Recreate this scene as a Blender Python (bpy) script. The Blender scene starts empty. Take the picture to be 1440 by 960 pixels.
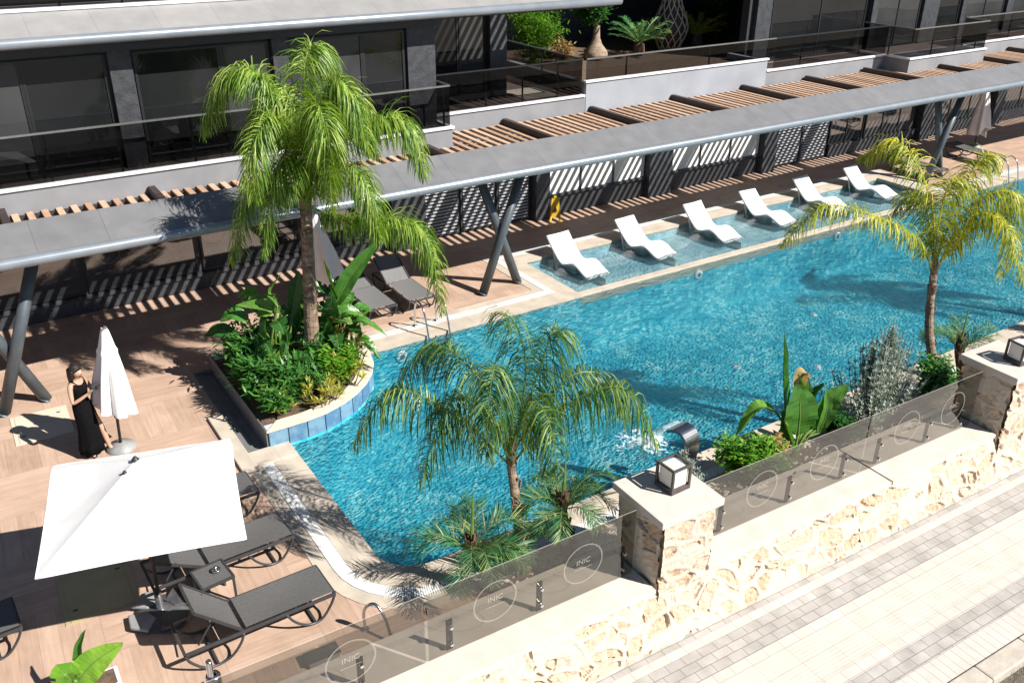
import bpy, bmesh, math, random
from mathutils import Vector, Matrix, noise
from mathutils.geometry import tessellate_polygon
R = math.radians
rnd = random.Random(11)
sc = bpy.context.scene
col = sc.collection
V = Vector
Z = V((0, 0, 1))

# ------------------------------------------------------------------ helpers
class MB:
    """collects faces, then links them as ONE mesh object"""
    def __init__(s): s.v = []; s.f = []; s.a = []; s.a2 = None
    def add(s, vs, fs, var=None):
        o = len(s.v); s.v += [tuple(p) for p in vs]
        if var is None: var = rnd.random()
        for f in fs: s.f.append(tuple(i + o for i in f)); s.a.append(var)
    def quad(s, a, b, c, d, var=None): s.add([a, b, c, d], [(0, 1, 2, 3)], var)
    def box(s, x0, x1, y0, y1, z0, z1, var=None):
        vs = [(x, y, z) for z in (z0, z1) for y in (y0, y1) for x in (x0, x1)]
        s.add(vs, [(0, 2, 3, 1), (4, 5, 7, 6), (0, 1, 5, 4), (2, 6, 7, 3), (0, 4, 6, 2), (1, 3, 7, 5)], var)
    def bar(s, p, q, w, h, up=Z, var=None):
        p, q = V(p), V(q); t = (q - p).normalized(); sd = t.cross(up)
        if sd.length < 1e-4: sd = t.cross(V((1, 0, 0)))
        sd.normalize(); u = sd.cross(t)
        vs = [b + sd * (i * w / 2) + u * (j * h / 2) for b in (p, q) for (i, j) in ((-1, -1), (1, -1), (1, 1), (-1, 1))]
        s.add(vs, [(3, 2, 1, 0), (4, 5, 6, 7), (0, 1, 5, 4), (1, 2, 6, 5), (2, 3, 7, 6), (3, 0, 4, 7)], var)
    def tube(s, pts, r, n=8, caps=True, var=None, sx=1.0):
        pts = [V(p) for p in pts]; m = len(pts)
        rs = r if isinstance(r, (list, tuple)) else [r] * m
        vs = []; prev = None
        for i, p in enumerate(pts):
            t = (pts[min(i + 1, m - 1)] - pts[max(i - 1, 0)]).normalized()
            if prev is None:
                a = t.cross(Z)
                if a.length < .05: a = t.cross(V((1, 0, 0)))
                a.normalize()
            else:
                a = prev - t * prev.dot(t); a.normalize()
            prev = a; b = t.cross(a)
            for k in range(n):
                c = 2 * math.pi * k / n
                vs.append(p + a * (math.cos(c) * rs[i] * sx) + b * (math.sin(c) * rs[i]))
        fs = [(i * n + k, i * n + (k + 1) % n, (i + 1) * n + (k + 1) % n, (i + 1) * n + k) for i in range(m - 1) for k in range(n)]
        if caps: fs += [tuple(range(n - 1, -1, -1)), tuple((m - 1) * n + k for k in range(n))]
        s.add(vs, fs, var)
    def lathe(s, prof, n=20, c=(0, 0, 0), var=None):
        vs = [(c[0] + r * math.cos(2 * math.pi * k / n), c[1] + r * math.sin(2 * math.pi * k / n), c[2] + z) for r, z in prof for k in range(n)]
        fs = [(i * n + k, i * n + (k + 1) % n, (i + 1) * n + (k + 1) % n, (i + 1) * n + k) for i in range(len(prof) - 1) for k in range(n)]
        s.add(vs, fs, var)
    def prism(s, poly, z0, z1, var=None, bottom=True):
        n = len(poly)
        vs = [(x, y, z0) for x, y in poly] + [(x, y, z1) for x, y in poly]
        fs = [(i, (i + 1) % n, n + (i + 1) % n, n + i) for i in range(n)] + [tuple(range(n, 2 * n))]
        if bottom: fs.append(tuple(range(n - 1, -1, -1)))
        s.add(vs, fs, var)
    def sheet(s, loops, z, var=None):
        """flat polygon with holes"""
        ls = [[V((x, y, 0)) for x, y in l] for l in loops]
        flat = [p for l in ls for p in l]
        tr = tessellate_polygon(ls)
        fs = []
        for a, b, c in tr:
            if (flat[b] - flat[a]).cross(flat[c] - flat[a]).z < 0: a, c = c, a
            fs.append((a, b, c))
        s.add([(p.x, p.y, z) for p in flat], fs, var)
    def build(s, name, m, parent=None, smooth=False, bevel=0.0, origin=None):
        me = bpy.data.meshes.new(name)
        og = V(origin) if origin is not None else V((0, 0, 0))
        me.from_pydata([tuple(V(p) - og) for p in s.v], [], s.f)
        at = me.attributes.new('var', 'FLOAT', 'FACE'); at.data.foreach_set('value', s.a)
        if smooth: me.polygons.foreach_set('use_smooth', [True] * len(me.polygons))
        me.materials.append(m); me.update()
        o = bpy.data.objects.new(name, me); col.objects.link(o)
        if origin is not None: o.location = og
        if parent: o.parent = parent
        if bevel:
            b = o.modifiers.new('b', 'BEVEL'); b.width = bevel; b.segments = 2; b.limit_method = 'ANGLE'; b.angle_limit = R(40)
        return o

def tag(o, label=None, cat=None, group=None, kind=None):
    if label: o['label'] = label
    if cat: o['category'] = cat
    if group: o['group'] = group
    if kind: o['kind'] = kind
    return o
def thing(name, label, cat, loc=(0, 0, 0), rz=0.0, group=None):
    o = bpy.data.objects.new(name, None); col.objects.link(o)
    o.location = loc; o.rotation_euler = (0, 0, rz); o.empty_display_size = .2
    return tag(o, label, cat, group)
KIDS = {}
def kids(o): return [c for c in bpy.data.objects if c.parent == o]
def copy_thing(root, loc=None, rz=None, label=None, scale=None):
    r = root.copy(); col.objects.link(r)
    if loc is not None: r.location = loc
    if rz is not None: r.rotation_euler = (0, 0, rz)
    if scale: r.scale = (scale,) * 3
    if label: r['label'] = label
    for ch in kids(root):
        c = ch.copy(); col.objects.link(c); c.parent = r
        for g in kids(ch):
            d = g.copy(); col.objects.link(d); d.parent = c
    return r
def spl(pts, n):
    """Catmull-Rom through pts"""
    P = [V(p) for p in pts]; P = [P[0] * 2 - P[1]] + P + [P[-1] * 2 - P[-2]]
    out = []; m = len(P) - 3
    for i in range(n + 1):
        t = i / n * m; k = min(int(t), m - 1); u = t - k
        a, b, c, d = P[k:k + 4]
        out.append(.5 * (2 * b + (c - a) * u + (2 * a - 5 * b + 4 * c - d) * u * u + (3 * b - a - 3 * c + d) * u ** 3))
    return out

# ------------------------------------------------------------------ materials
class N:
    def __init__(s, name):
        s.m = bpy.data.materials.new(name); s.m.use_nodes = True
        s.t = s.m.node_tree; s.t.nodes.clear()
        s.out = s.n('ShaderNodeOutputMaterial')
    def n(s, ty, **kw):
        x = s.t.nodes.new(ty)
        for k, v in kw.items():
            if k in x.inputs: x.inputs[k].default_value = v
            else: setattr(x, k, v)
        return x
    def l(s, a, ao, b, bi): s.t.links.new(a.outputs[ao], b.inputs[bi]); return b
    def pos(s): return s.n('ShaderNodeNewGeometry')
    def ramp(s, src, so, stops):
        r = s.n('ShaderNodeValToRGB'); e = r.color_ramp.elements
        while len(e) < len(stops): e.new(.5)
        for i, (p, c) in enumerate(stops): e[i].position = p; e[i].color = (*c, 1) if len(c) == 3 else c
        s.l(src, so, r, 'Fac'); return r
    def math(s, op, a, b=None):
        x = s.n('ShaderNodeMath', operation=op)
        for i, q in enumerate((a, b)):
            if q is None: continue
            if isinstance(q, tuple): s.t.links.new(q[0].outputs[q[1]], x.inputs[i])
            else: x.inputs[i].default_value = q
        return x
def lin(c): return tuple(c)
def mat(name, c1, c2=None, rough=.6, metal=0., scale=6., bump=0., bscale=None, detail=4., spec=.5, var=0., stretch=(1, 1, 1), lo=.35, hi=.65, coat=0., ior=0.):
    """principled with noise between two colours; var mixes in the per-face 'var' value"""
    g = N(name); c2 = c2 or tuple(x * .82 for x in c1)
    p = g.n('ShaderNodeBsdfPrincipled', Roughness=rough, Metallic=metal)
    p.inputs['Specular IOR Level'].default_value = spec
    if ior: p.inputs['IOR'].default_value = ior
    if coat: p.inputs['Coat Weight'].default_value = coat
    tc = g.n('ShaderNodeTexCoord'); mp = g.n('ShaderNodeMapping'); mp.inputs['Scale'].default_value = stretch
    g.l(tc, 'Object', mp, 'Vector')
    nz = g.n('ShaderNodeTexNoise', Scale=scale, Detail=detail); g.l(mp, 'Vector', nz, 'Vector')
    src = (nz, 'Fac')
    if var:
        at = g.n('ShaderNodeAttribute', attribute_name='var')
        mx = g.n('ShaderNodeMath', operation='MULTIPLY_ADD'); g.l(at, 'Fac', mx, 0); mx.inputs[1].default_value = var
        sb = g.math('SUBTRACT', (nz, 'Fac'), var * .5); g.l(sb, 0, mx, 2); src = (mx, 0)
    r = g.ramp(src[0], src[1], [(lo, c2), (hi, c1)])
    g.l(r, 'Color', p, 'Base Color')
    if bump:
        n2 = g.n('ShaderNodeTexNoise', Scale=bscale or scale * 4, Detail=5.); g.l(mp, 'Vector', n2, 'Vector')
        b = g.n('ShaderNodeBump', Strength=bump, Distance=.02); g.l(n2, 'Fac', b, 'Height'); g.l(b, 'Normal', p, 'Normal')
    g.l(p, 'BSDF', g.out, 'Surface')
    return g.m
def leafmat(name, dark, mid, light, trans=.35, rough=.42):
    g = N(name); at = g.n('ShaderNodeAttribute', attribute_name='var')
    r = g.ramp(at, 'Fac', [(0., dark), (.55, mid), (1., light)])
    p = g.n('ShaderNodeBsdfPrincipled', Roughness=rough); g.l(r, 'Color', p, 'Base Color')
    p.inputs['Specular IOR Level'].default_value = .45
    tr = g.n('ShaderNodeBsdfTranslucent')
    hs = g.n('ShaderNodeHueSaturation', Hue=.485, Saturation=1.15, Value=1.5); g.l(r, 'Color', hs, 'Color'); g.l(hs, 'Color', tr, 'Color')
    mx = g.n('ShaderNodeMixShader'); mx.inputs[0].default_value = trans
    g.l(p, 'BSDF', mx, 1); g.l(tr, 'BSDF', mx, 2); g.l(mx, 'Shader', g.out, 'Surface')
    return g.m
def glassmat(name, tint, base=.05, refl=1.0, k=.9, rough=.0):
    """tinted see-through sheet; mirror share grows towards grazing angles, alike from both sides"""
    g = N(name)
    t = g.n('ShaderNodeBsdfTransparent'); t.inputs['Color'].default_value = (*tint, 1)
    gl = g.n('ShaderNodeBsdfGlossy', Roughness=rough); gl.inputs['Color'].default_value = (refl, refl, refl, 1)
    ge = g.n('ShaderNodeNewGeometry'); d = g.n('ShaderNodeVectorMath', operation='DOT_PRODUCT'); g.l(ge, 'Incoming', d, 0); g.l(ge, 'Normal', d, 1)
    ab = g.math('ABSOLUTE', (d, 'Value')); on = g.math('SUBTRACT', 1., (ab, 0)); pw = g.math('POWER', (on, 0), 4.); ml = g.math('MULTIPLY', (pw, 0), k); ad = g.math('ADD', (ml, 0), base)
    mx = g.n('ShaderNodeMixShader'); g.l(ad, 0, mx, 0); g.l(t, 'BSDF', mx, 1); g.l(gl, 'BSDF', mx, 2)
    g.l(mx, 'Shader', g.out, 'Surface'); return g.m
def brickmat(name, c1, c2, cm, bw, rh, mortar=.012, offset=.5, rough=.7, nz=.25, bump=.25, rot=0., stripes=None, smooth=.3, bias=0.):
    g = N(name)
    p = g.n('ShaderNodeBsdfPrincipled', Roughness=rough)
    tc = g.n('ShaderNodeTexCoord'); mp = g.n('ShaderNodeMapping'); mp.inputs['Rotation'].default_value = (0, 0, rot)
    g.l(tc, 'Object', mp, 'Vector')
    b = g.n('ShaderNodeTexBrick', offset=offset)
    for k, v in (('Scale', 1.), ('Mortar Size', mortar), ('Brick Width', bw), ('Row Height', rh), ('Mortar Smooth', smooth), ('Bias', bias)): b.inputs[k].default_value = v
    b.inputs['Color1'].default_value = (*c1, 1); b.inputs['Color2'].default_value = (*c2, 1); b.inputs['Mortar'].default_value = (*cm, 1)
    g.l(mp, 'Vector', b, 'Vector')
    n1 = g.n('ShaderNodeTexNoise', Scale=3., Detail=8.); g.l(tc, 'Object', n1, 'Vector')
    r = g.ramp(n1, 'Fac', [(.3, (1 - nz,) * 3), (.7, (1 + nz * .3,) * 3)])
    m = g.n('ShaderNodeMix', data_type='RGBA', blend_type='MULTIPLY'); m.inputs[0].default_value = 1.
    g.l(b, 'Color', m, 6); g.l(r, 'Color', m, 7); g.l(m, 2, p, 'Base Color')
    n2 = g.n('ShaderNodeTexNoise', Scale=60., Detail=4.); g.l(tc, 'Object', n2, 'Vector')
    hh = g.math('MULTIPLY', (b, 'Fac'), -1.2); h2 = g.math('ADD', (hh, 0), (n2, 'Fac'))
    src = h2
    if stripes:
        w = g.n('ShaderNodeTexWave', wave_type='BANDS', bands_direction='Y', Scale=stripes); g.l(tc, 'Object', w, 'Vector')
        src = g.math('ADD', (h2, 0), (w, 'Fac'))
    bp = g.n('ShaderNodeBump', Strength=bump, Distance=.012); g.l(src, 0, bp, 'Height'); g.l(bp, 'Normal', p, 'Normal')
    g.l(p, 'BSDF', g.out, 'Surface'); return g.m
def deckmat():
    """wood-look porcelain laid as basket weave"""
    g = N('deck_tile'); p = g.n('ShaderNodeBsdfPrincipled', Roughness=.55)
    tc = g.n('ShaderNodeTexCoord'); S = 1.2
    mp = g.n('ShaderNodeMapping'); mp.inputs['Rotation'].default_value = (0, 0, R(2)); g.l(tc, 'Object', mp, 'Vector')
    sp = g.n('ShaderNodeSeparateXYZ'); g.l(mp, 'Vector', sp, 'Vector')
    ch = g.n('ShaderNodeTexChecker', Scale=1 / S); g.l(mp, 'Vector', ch, 'Vector')
    cols = []
    for ro in (0, math.pi / 2):
        m2 = g.n('ShaderNodeMapping'); m2.inputs['Rotation'].default_value = (0, 0, ro); g.l(mp, 'Vector', m2, 'Vector')
        b = g.n('ShaderNodeTexBrick', offset=.0)
        for k, v in (('Scale', 1.), ('Mortar Size', .005), ('Brick Width', S), ('Row Height', S / 5), ('Mortar Smooth', .4)): b.inputs[k].default_value = v
        b.inputs['Color1'].default_value = (.52, .37, .285, 1); b.inputs['Color2'].default_value = (.43, .30, .225, 1); b.inputs['Mortar'].default_value = (.35, .25, .19, 1)
        g.l(m2, 'Vector', b, 'Vector')
        m3 = g.n('ShaderNodeMapping'); m3.inputs['Scale'].default_value = (1.2, 14, 1); g.l(m2, 'Vector', m3, 'Vector')
        n = g.n('ShaderNodeTexNoise', Scale=1.4, Detail=6.); g.l(m3, 'Vector', n, 'Vector')
        r = g.ramp(n, 'Fac', [(.3, (.86, .85, .83)), (.7, (1.07, 1.06, 1.05))])
        mm = g.n('ShaderNodeMix', data_type='RGBA', blend_type='MULTIPLY'); mm.inputs[0].default_value = 1.
        g.l(b, 'Color', mm, 6); g.l(r, 'Color', mm, 7); cols.append(mm)
    mx = g.n('ShaderNodeMix', data_type='RGBA'); g.l(ch, 'Fac', mx, 0); g.l(cols[0], 2, mx, 6); g.l(cols[1], 2, mx, 7)
    n = g.n('ShaderNodeTexNoise', Scale=1.1, Detail=9., Roughness=.68, Distortion=.6); g.l(tc, 'Object', n, 'Vector')
    r = g.ramp(n, 'Fac', [(.28, (.80, .78, .77)), (.5, (1., 1., 1.)), (.72, (1.09, 1.09, 1.09))])
    mm = g.n('ShaderNodeMix', data_type='RGBA', blend_type='MULTIPLY'); mm.inputs[0].default_value = 1.
    g.l(mx, 2, mm, 6); g.l(r, 'Color', mm, 7); g.l(mm, 2, p, 'Base Color')
    g.l(p, 'BSDF', g.out, 'Surface'); return g.m
def pooltile():
    """blue-green mottled natural stone squares"""
    g = N('pool_tile'); p = g.n('ShaderNodeBsdfPrincipled', Roughness=.45)
    tc = g.n('ShaderNodeTexCoord')
    vo = g.n('ShaderNodeTexVoronoi', feature='F1', distance='CHEBYCHEV', Scale=9.5, Randomness=0.0); g.l(tc, 'Object', vo, 'Vector')
    hs = g.n('ShaderNodeTexWhiteNoise', noise_dimensions='3D'); g.l(vo, 'Position', hs, 'Vector')
    n = g.n('ShaderNodeTexNoise', Scale=1.3, Detail=6., Roughness=.6); g.l(tc, 'Object', n, 'Vector')
    a = g.math('MULTIPLY', (hs, 'Value'), .30); b = g.math('MULTIPLY', (n, 'Fac'), .90); s = g.math('ADD', (a, 0), (b, 0))
    r = g.ramp(s, 0, [(.30, (.014, .25, .41)), (.46, (.026, .41, .58)), (.62, (.075, .57, .70)), (.84, (.40, .84, .88))])  # stone tones, with bright caustic flecks painted in at the pale end
    gm = g.math('GREATER_THAN', (vo, 'Distance'), .47)
    mx = g.n('ShaderNodeMix', data_type='RGBA'); g.l(gm, 0, mx, 0); g.l(r, 'Color', mx, 6); mx.inputs[7].default_value = (.10, .42, .54, 1)
    g.l(mx, 2, p, 'Base Color'); g.l(p, 'BSDF', g.out, 'Surface'); return g.m
def ledgetile():
    g = N('shelf_tile'); p = g.n('ShaderNodeBsdfPrincipled', Roughness=.45)
    tc = g.n('ShaderNodeTexCoord')
    b = g.n('ShaderNodeTexBrick', offset=.0)
    for k, v in (('Scale', 1.), ('Mortar Size', .004), ('Brick Width', .6), ('Row Height', .6)): b.inputs[k].default_value = v
    b.inputs['Color1'].default_value = (.34, .58, .72, 1); b.inputs['Color2'].default_value = (.72, .90, .97, 1); b.inputs['Mortar'].default_value = (.2, .33, .38, 1)
    g.l(tc, 'Object', b, 'Vector')
    n = g.n('ShaderNodeTexNoise', Scale=3.5, Detail=7.); g.l(tc, 'Object', n, 'Vector')
    r = g.ramp(n, 'Fac', [(.3, (.66, .82, .76)), (.7, (1.1, 1.1, 1.15))])
    m = g.n('ShaderNodeMix', data_type='RGBA', blend_type='MULTIPLY'); m.inputs[0].default_value = 1.
    g.l(b, 'Color', m, 6); g.l(r, 'Color', m, 7); g.l(m, 2, p, 'Base Color'); g.l(p, 'BSDF', g.out, 'Surface'); return g.m
def watermat(name='pool_water', dist=1.):
    """rippled surface: bends what is below, lets most of the sun straight through, mirrors a little of the sky"""
    g = N(name)
    tc = g.n('ShaderNodeTexCoord')
    mp = g.n('ShaderNodeMapping'); mp.inputs['Scale'].default_value = (1., 1.5, 1.); mp.inputs['Rotation'].default_value = (0, 0, R(28)); g.l(tc, 'Object', mp, 'Vector')
    n0 = g.n('ShaderNodeTexNoise', Scale=3.2, Detail=1., Distortion=.5); g.l(mp, 'Vector', n0, 'Vector')
    n1 = g.n('ShaderNodeTexNoise', Scale=22., Detail=2., Distortion=.8); g.l(mp, 'Vector', n1, 'Vector')
    n2 = g.n('ShaderNodeTexVoronoi', feature='SMOOTH_F1', Scale=14., Smoothness=.6); g.l(mp, 'Vector', n2, 'Vector')
    a = g.math('MULTIPLY', (n1, 'Fac'), .5); b = g.math('MULTIPLY', (n2, 'Distance'), .8); c = g.math('ADD', (a, 0), (b, 0))
    d = g.math('MULTIPLY', (n0, 'Fac'), .9); e = g.math('ADD', (c, 0), (d, 0))
    bp = g.n('ShaderNodeBump', Strength=1., Distance=.023 * dist); g.l(e, 0, bp, 'Height')
    b2 = g.n('ShaderNodeBump', Strength=1., Distance=.0085 * dist); g.l(e, 0, b2, 'Height')
    rf = g.n('ShaderNodeBsdfRefraction', IOR=1.33, Roughness=.0); rf.inputs['Color'].default_value = (.90, .99, 1., 1); g.l(bp, 'Normal', rf, 'Normal')
    tr = g.n('ShaderNodeBsdfTransparent'); tr.inputs['Color'].default_value = (.90, .99, 1., 1)
    m1 = g.n('ShaderNodeMixShader'); m1.inputs[0].default_value = .80; g.l(rf, 'BSDF', m1, 1); g.l(tr, 'BSDF', m1, 2)
    gl = g.n('ShaderNodeBsdfGlossy', Roughness=.05); g.l(b2, 'Normal', gl, 'Normal')
    fr = g.n('ShaderNodeFresnel', IOR=1.33); g.l(b2, 'Normal', fr, 'Normal')
    m2 = g.n('ShaderNodeMixShader'); g.l(fr, 'Fac', m2, 0); g.l(m1, 'Shader', m2, 1); g.l(gl, 'BSDF', m2, 2)
    g.l(m2, 'Shader', g.out, 'Surface'); return g.m
def etchmat():
    """sand-blasted glass: pale, half see-through"""
    g = N('etched_glass'); t = g.n('ShaderNodeBsdfTransparent'); d = g.n('ShaderNodeBsdfDiffuse'); d.inputs['Color'].default_value = (.62, .57, .5, 1)
    m = g.n('ShaderNodeMixShader'); m.inputs[0].default_value = .22; g.l(t, 'BSDF', m, 1); g.l(d, 'BSDF', m, 2); g.l(m, 'Shader', g.out, 'Surface'); return g.m
def stonemat():
    g = N('rubble_stone'); p = g.n('ShaderNodeBsdfPrincipled', Roughness=.85)
    at = g.n('ShaderNodeAttribute', attribute_name='var')
    at2 = g.n('ShaderNodeAttribute', attribute_name='mortar')
    tc = g.n('ShaderNodeTexCoord')
    n = g.n('ShaderNodeTexNoise', Scale=9., Detail=8., Roughness=.7); g.l(tc, 'Object', n, 'Vector')
    a = g.math('MULTIPLY', (at, 'Fac'), .45); s = g.math('ADD', (a, 0), (n, 'Fac'))
    r = g.ramp(s, 0, [(.35, (.40, .265, .165)), (.55, (.51, .375, .26)), (.8, (.54, .41, .295)), (1.05, (.56, .455, .355))])
    mx = g.n('ShaderNodeMix', data_type='RGBA'); g.l(at2, 'Fac', mx, 0); g.l(r, 'Color', mx, 6); mx.inputs[7].default_value = (.56, .475, .38, 1)
    g.l(mx, 2, p, 'Base Color')
    n2 = g.n('ShaderNodeTexNoise', Scale=55., Detail=6.); g.l(tc, 'Object', n2, 'Vector')
    b = g.n('ShaderNodeBump', Strength=.5, Distance=.02); g.l(n2, 'Fac', b, 'Height'); g.l(b, 'Normal', p, 'Normal')
    g.l(p, 'BSDF', g.out, 'Surface'); return g.m

M = {}
M['deck'] = deckmat(); M['pool'] = pooltile(); M['shelf'] = ledgetile(); M['water'] = watermat(); M['water_calm'] = watermat('shelf_water', .22); M['stone'] = stonemat()
M['coping'] = brickmat('coping_stone', (.53, .46, .375), (.49, .42, .34), (.38, .33, .27), .9, 30., mortar=.004, offset=0, nz=.2, bump=.08)
M['copingX'] = M['coping']
M['grate'] = mat('grate_plastic', (.80, .79, .76), (.70, .69, .66), rough=.5, scale=3)
M['dark_void'] = mat('dark_recess', (.03, .03, .03), rough=.9)
M['planter_tile'] = mat('planter_tile', (.17, .31, .42), (.085, .19, .32), rough=.4, scale=7, var=.5, detail=6)
M['grout'] = mat('tile_grout', (.62, .66, .70), rough=.8)
M['rim'] = mat('planter_rim', (.66, .58, .48), (.58, .5, .41), rough=.7, scale=5, bump=.1)
M['soil'] = mat('soil', (.16, .105, .07), (.09, .06, .04), rough=1, scale=14, bump=.8, bscale=60)
M['pebble'] = mat('white_pebble', (.74, .72, .68), (.5, .48, .45), rough=.7, scale=2, var=.8)
M['trench'] = mat('trench_metal', (.20, .205, .215), (.15, .155, .165), rough=.5, scale=2.5, metal=.2)
M['fascia'] = mat('grey_render', (.245, .25, .265), (.20, .205, .22), rough=.75, scale=1.3, detail=8, bump=.06, bscale=30)
M['fascia_light'] = mat('pale_blue_grey_render', (.315, .335, .37), (.26, .275, .305), rough=.7, scale=1.1, detail=8, bump=.05, bscale=30)
M['white_edge'] = mat('white_edging', (.80, .80, .82), rough=.5, scale=4)
M['canopy'] = brickmat('canopy_sheet', (.175, .175, .18), (.16, .16, .165), (.10, .10, .105), 1.12, 40., mortar=.006, offset=0, rough=.5, nz=.15, bump=.04)
M['canopy_up'] = brickmat('canopy_sheet_pale', (.30, .29, .285), (.27, .265, .26), (.2, .2, .2), 1.12, 40., mortar=.006, offset=0, rough=.45, nz=.12, bump=.04)
M['tube'] = mat('painted_tube', (.27, .30, .33), (.23, .26, .29), rough=.32, scale=3, metal=.35)
M['column'] = mat('column_paint', (.10, .12, .135), (.075, .092, .105), rough=.42, scale=4, metal=.25)
M['beam'] = mat('beam_paint', (.045, .032, .03), (.03, .022, .02), rough=.6)
M['slat'] = mat('timber_slat', (.56, .385, .27), (.40, .25, .165), rough=.65, scale=5, var=.6, stretch=(6, .6, 1))
M['char'] = mat('charcoal_wall', (.035, .037, .042), (.026, .028, .032), rough=.6, scale=2, detail=6)
M['char2'] = mat('charcoal_stone', (.052, .054, .061), (.028, .03, .035), rough=.6, scale=6, detail=8, bump=.5, bscale=18)
M['frame'] = mat('window_frame', (.016, .017, .019), rough=.45)
M['pane'] = mat('dark_pane', (.022, .025, .026), (.016, .018, .02), rough=.04, scale=.6, spec=1., ior=1.8)
M['pane_dim'] = mat('dim_pane', (.016, .017, .018), (.010, .011, .012), rough=.03, scale=.6, spec=.5)
M['pane_grey_dim'] = mat('dim_grey_pane', (.05, .052, .053), (.034, .036, .037), rough=.04, scale=.7, spec=.5)
M['pane_grey'] = mat('grey_curtained_pane', (.075, .08, .08), (.05, .055, .055), rough=.05, scale=.8, spec=.8, ior=1.6)
M['curtain'] = mat('pale_blind', (.80, .78, .74), (.70, .685, .65), rough=.7, scale=1.6, stretch=(1, 1, .2))
M['louvre'] = mat('louvre_metal', (.42, .43, .45), (.36, .37, .39), rough=.45)
M['rail'] = mat('steel_rail', (.42, .42, .42), (.36, .36, .36), rough=.3, metal=.85)
M['steel'] = mat('polished_steel', (.70, .70, .71), (.6, .6, .62), rough=.16, metal=1.)
M['chrome_dark'] = mat('brushed_steel', (.45, .44, .45), (.36, .35, .36), rough=.28, metal=1.)
M['shadow_bar'] = glassmat('bolt_shadow_smoke', (.35, .34, .32), base=.05, refl=.6)  # dark see-through sheet, stands in for shadow beside the fence bolts
M['balustrade'] = glassmat('smoked_balustrade', (.30, .30, .31), base=.03, refl=.7)
M['fence_glass'] = glassmat('smoked_fence_glass', (.55, .53, .50), base=.085, refl=.9)
M['etch'] = etchmat()
M['bolt'] = M['steel']
M['capstone'] = mat('cap_stone', (.60, .53, .475), (.54, .475, .42), rough=.7, scale=4, detail=8, bump=.1, bscale=40)
M['wallcap'] = brickmat('wall_capstone', (.64, .575, .50), (.62, .555, .48), (.58, .52, .45), 1.3, 40., mortar=.004, offset=0, nz=.15, bump=.08)
M['lantern'] = mat('lantern_metal', (.075, .062, .058), (.055, .046, .043), rough=.5)
M['opal'] = mat('opal_glass', (.80, .77, .70), (.74, .71, .64), rough=.25, scale=2)
M['white_shell'] = mat('white_moulded_plastic', (.84, .84, .84), (.80, .80, .81), rough=.38, scale=2)
M['white_fabric'] = mat('white_canvas', (.80, .79, .77), (.75, .74, .72), rough=.9, scale=3, bump=.08, bscale=90)
M['sling'] = mat('grey_mesh_sling', (.105, .102, .10), (.085, .083, .082), rough=.7, scale=30, bump=.1, bscale=300)
M['sling_pale'] = mat('pale_grey_mesh_sling', (.17, .17, .168), (.14, .14, .14), rough=.7, scale=30)
M['lframe'] = mat('dark_lounger_frame', (.062, .063, .066), (.05, .05, .053), rough=.4, metal=.3)
M['black'] = mat('black_plastic', (.03, .03, .032), rough=.5)
M['base_grey'] = mat('umbrella_base', (.10, .102, .105), (.05, .05, .053), rough=.35)
M['base_pale'] = mat('umbrella_weight', (.30, .30, .30), (.22, .22, .22), rough=.5)
M['hatch'] = mat('beige_hatch', (.60, .54, .43), (.56, .5, .395), rough=.6, scale=3)
M['hatch2'] = mat('olive_hatch', (.40, .345, .20), (.36, .31, .175), rough=.6, scale=3)
M['sign'] = mat('yellow_sign', (.70, .45, .02), (.62, .38, .015), rough=.45)
M['sign_mark'] = mat('sign_print', (.04, .03, .02), rough=.5)
M['bark'] = mat('palm_bark', (.34, .24, .165), (.15, .10, .07), rough=.95, scale=5, stretch=(1, 1, 4), bump=.9, bscale=14)
M['bark_dark'] = mat('dark_palm_bark', (.17, .10, .065), (.06, .035, .025), rough=.95, scale=9, bump=1., bscale=20)
M['wood'] = mat('woody_stem', (.22, .16, .11), (.13, .09, .06), rough=.9, scale=8)
M['queen'] = leafmat('queen_palm_leaf', (.028, .09, .010), (.14, .27, .028), (.42, .52, .12), .38)
M['queen_deep'] = leafmat('palm_leaf_deep', (.008, .042, .012), (.035, .12, .024), (.30, .40, .085), .34)
M['queen_gold'] = leafmat('palm_leaf_gold', (.07, .14, .012), (.32, .37, .03), (.72, .64, .07), .38)
M['date'] = leafmat('date_palm_leaf', (.018, .10, .04), (.055, .21, .085), (.40, .36, .07), .25)
M['banana'] = leafmat('banana_leaf', (.03, .13, .018), (.075, .23, .035), (.22, .38, .06), .32, .35)
M['banana_dark'] = leafmat('strelitzia_leaf', (.012, .065, .016), (.03, .12, .022), (.09, .24, .035), .25, .35)
M['fern'] = leafmat('shrub_leaf', (.015, .075, .016), (.04, .16, .03), (.12, .27, .05), .28)
M['yellow_leaf'] = leafmat('yellow_leaf', (.12, .20, .02), (.40, .40, .06), (.68, .60, .16), .3)
M['bright_leaf'] = leafmat('bright_leaf', (.03, .14, .012), (.10, .28, .02), (.24, .42, .05), .3, .3)
M['silver'] = leafmat('silver_leaf', (.17, .22, .18), (.33, .39, .32), (.50, .52, .43), .2, .7)
M['dry_leaf'] = leafmat('dry_leaf', (.24, .15, .06), (.40, .27, .10), (.55, .42, .2), .3)
M['rib'] = mat('leaf_rib', (.34, .36, .09), (.24, .30, .05), rough=.5)
M['rib_green'] = mat('petiole', (.16, .24, .05), (.09, .17, .03), rough=.5)
M['skin'] = mat('skin', (.50, .30, .21), (.46, .27, .185), rough=.5, scale=8)
M['hair'] = mat('dark_hair', (.022, .014, .011), (.012, .008, .007), rough=.62, scale=40, stretch=(1, 1, .2))
M['dress'] = mat('black_dress', (.006, .006, .007), (.004, .004, .005), rough=.9, scale=20, spec=.08)
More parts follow.
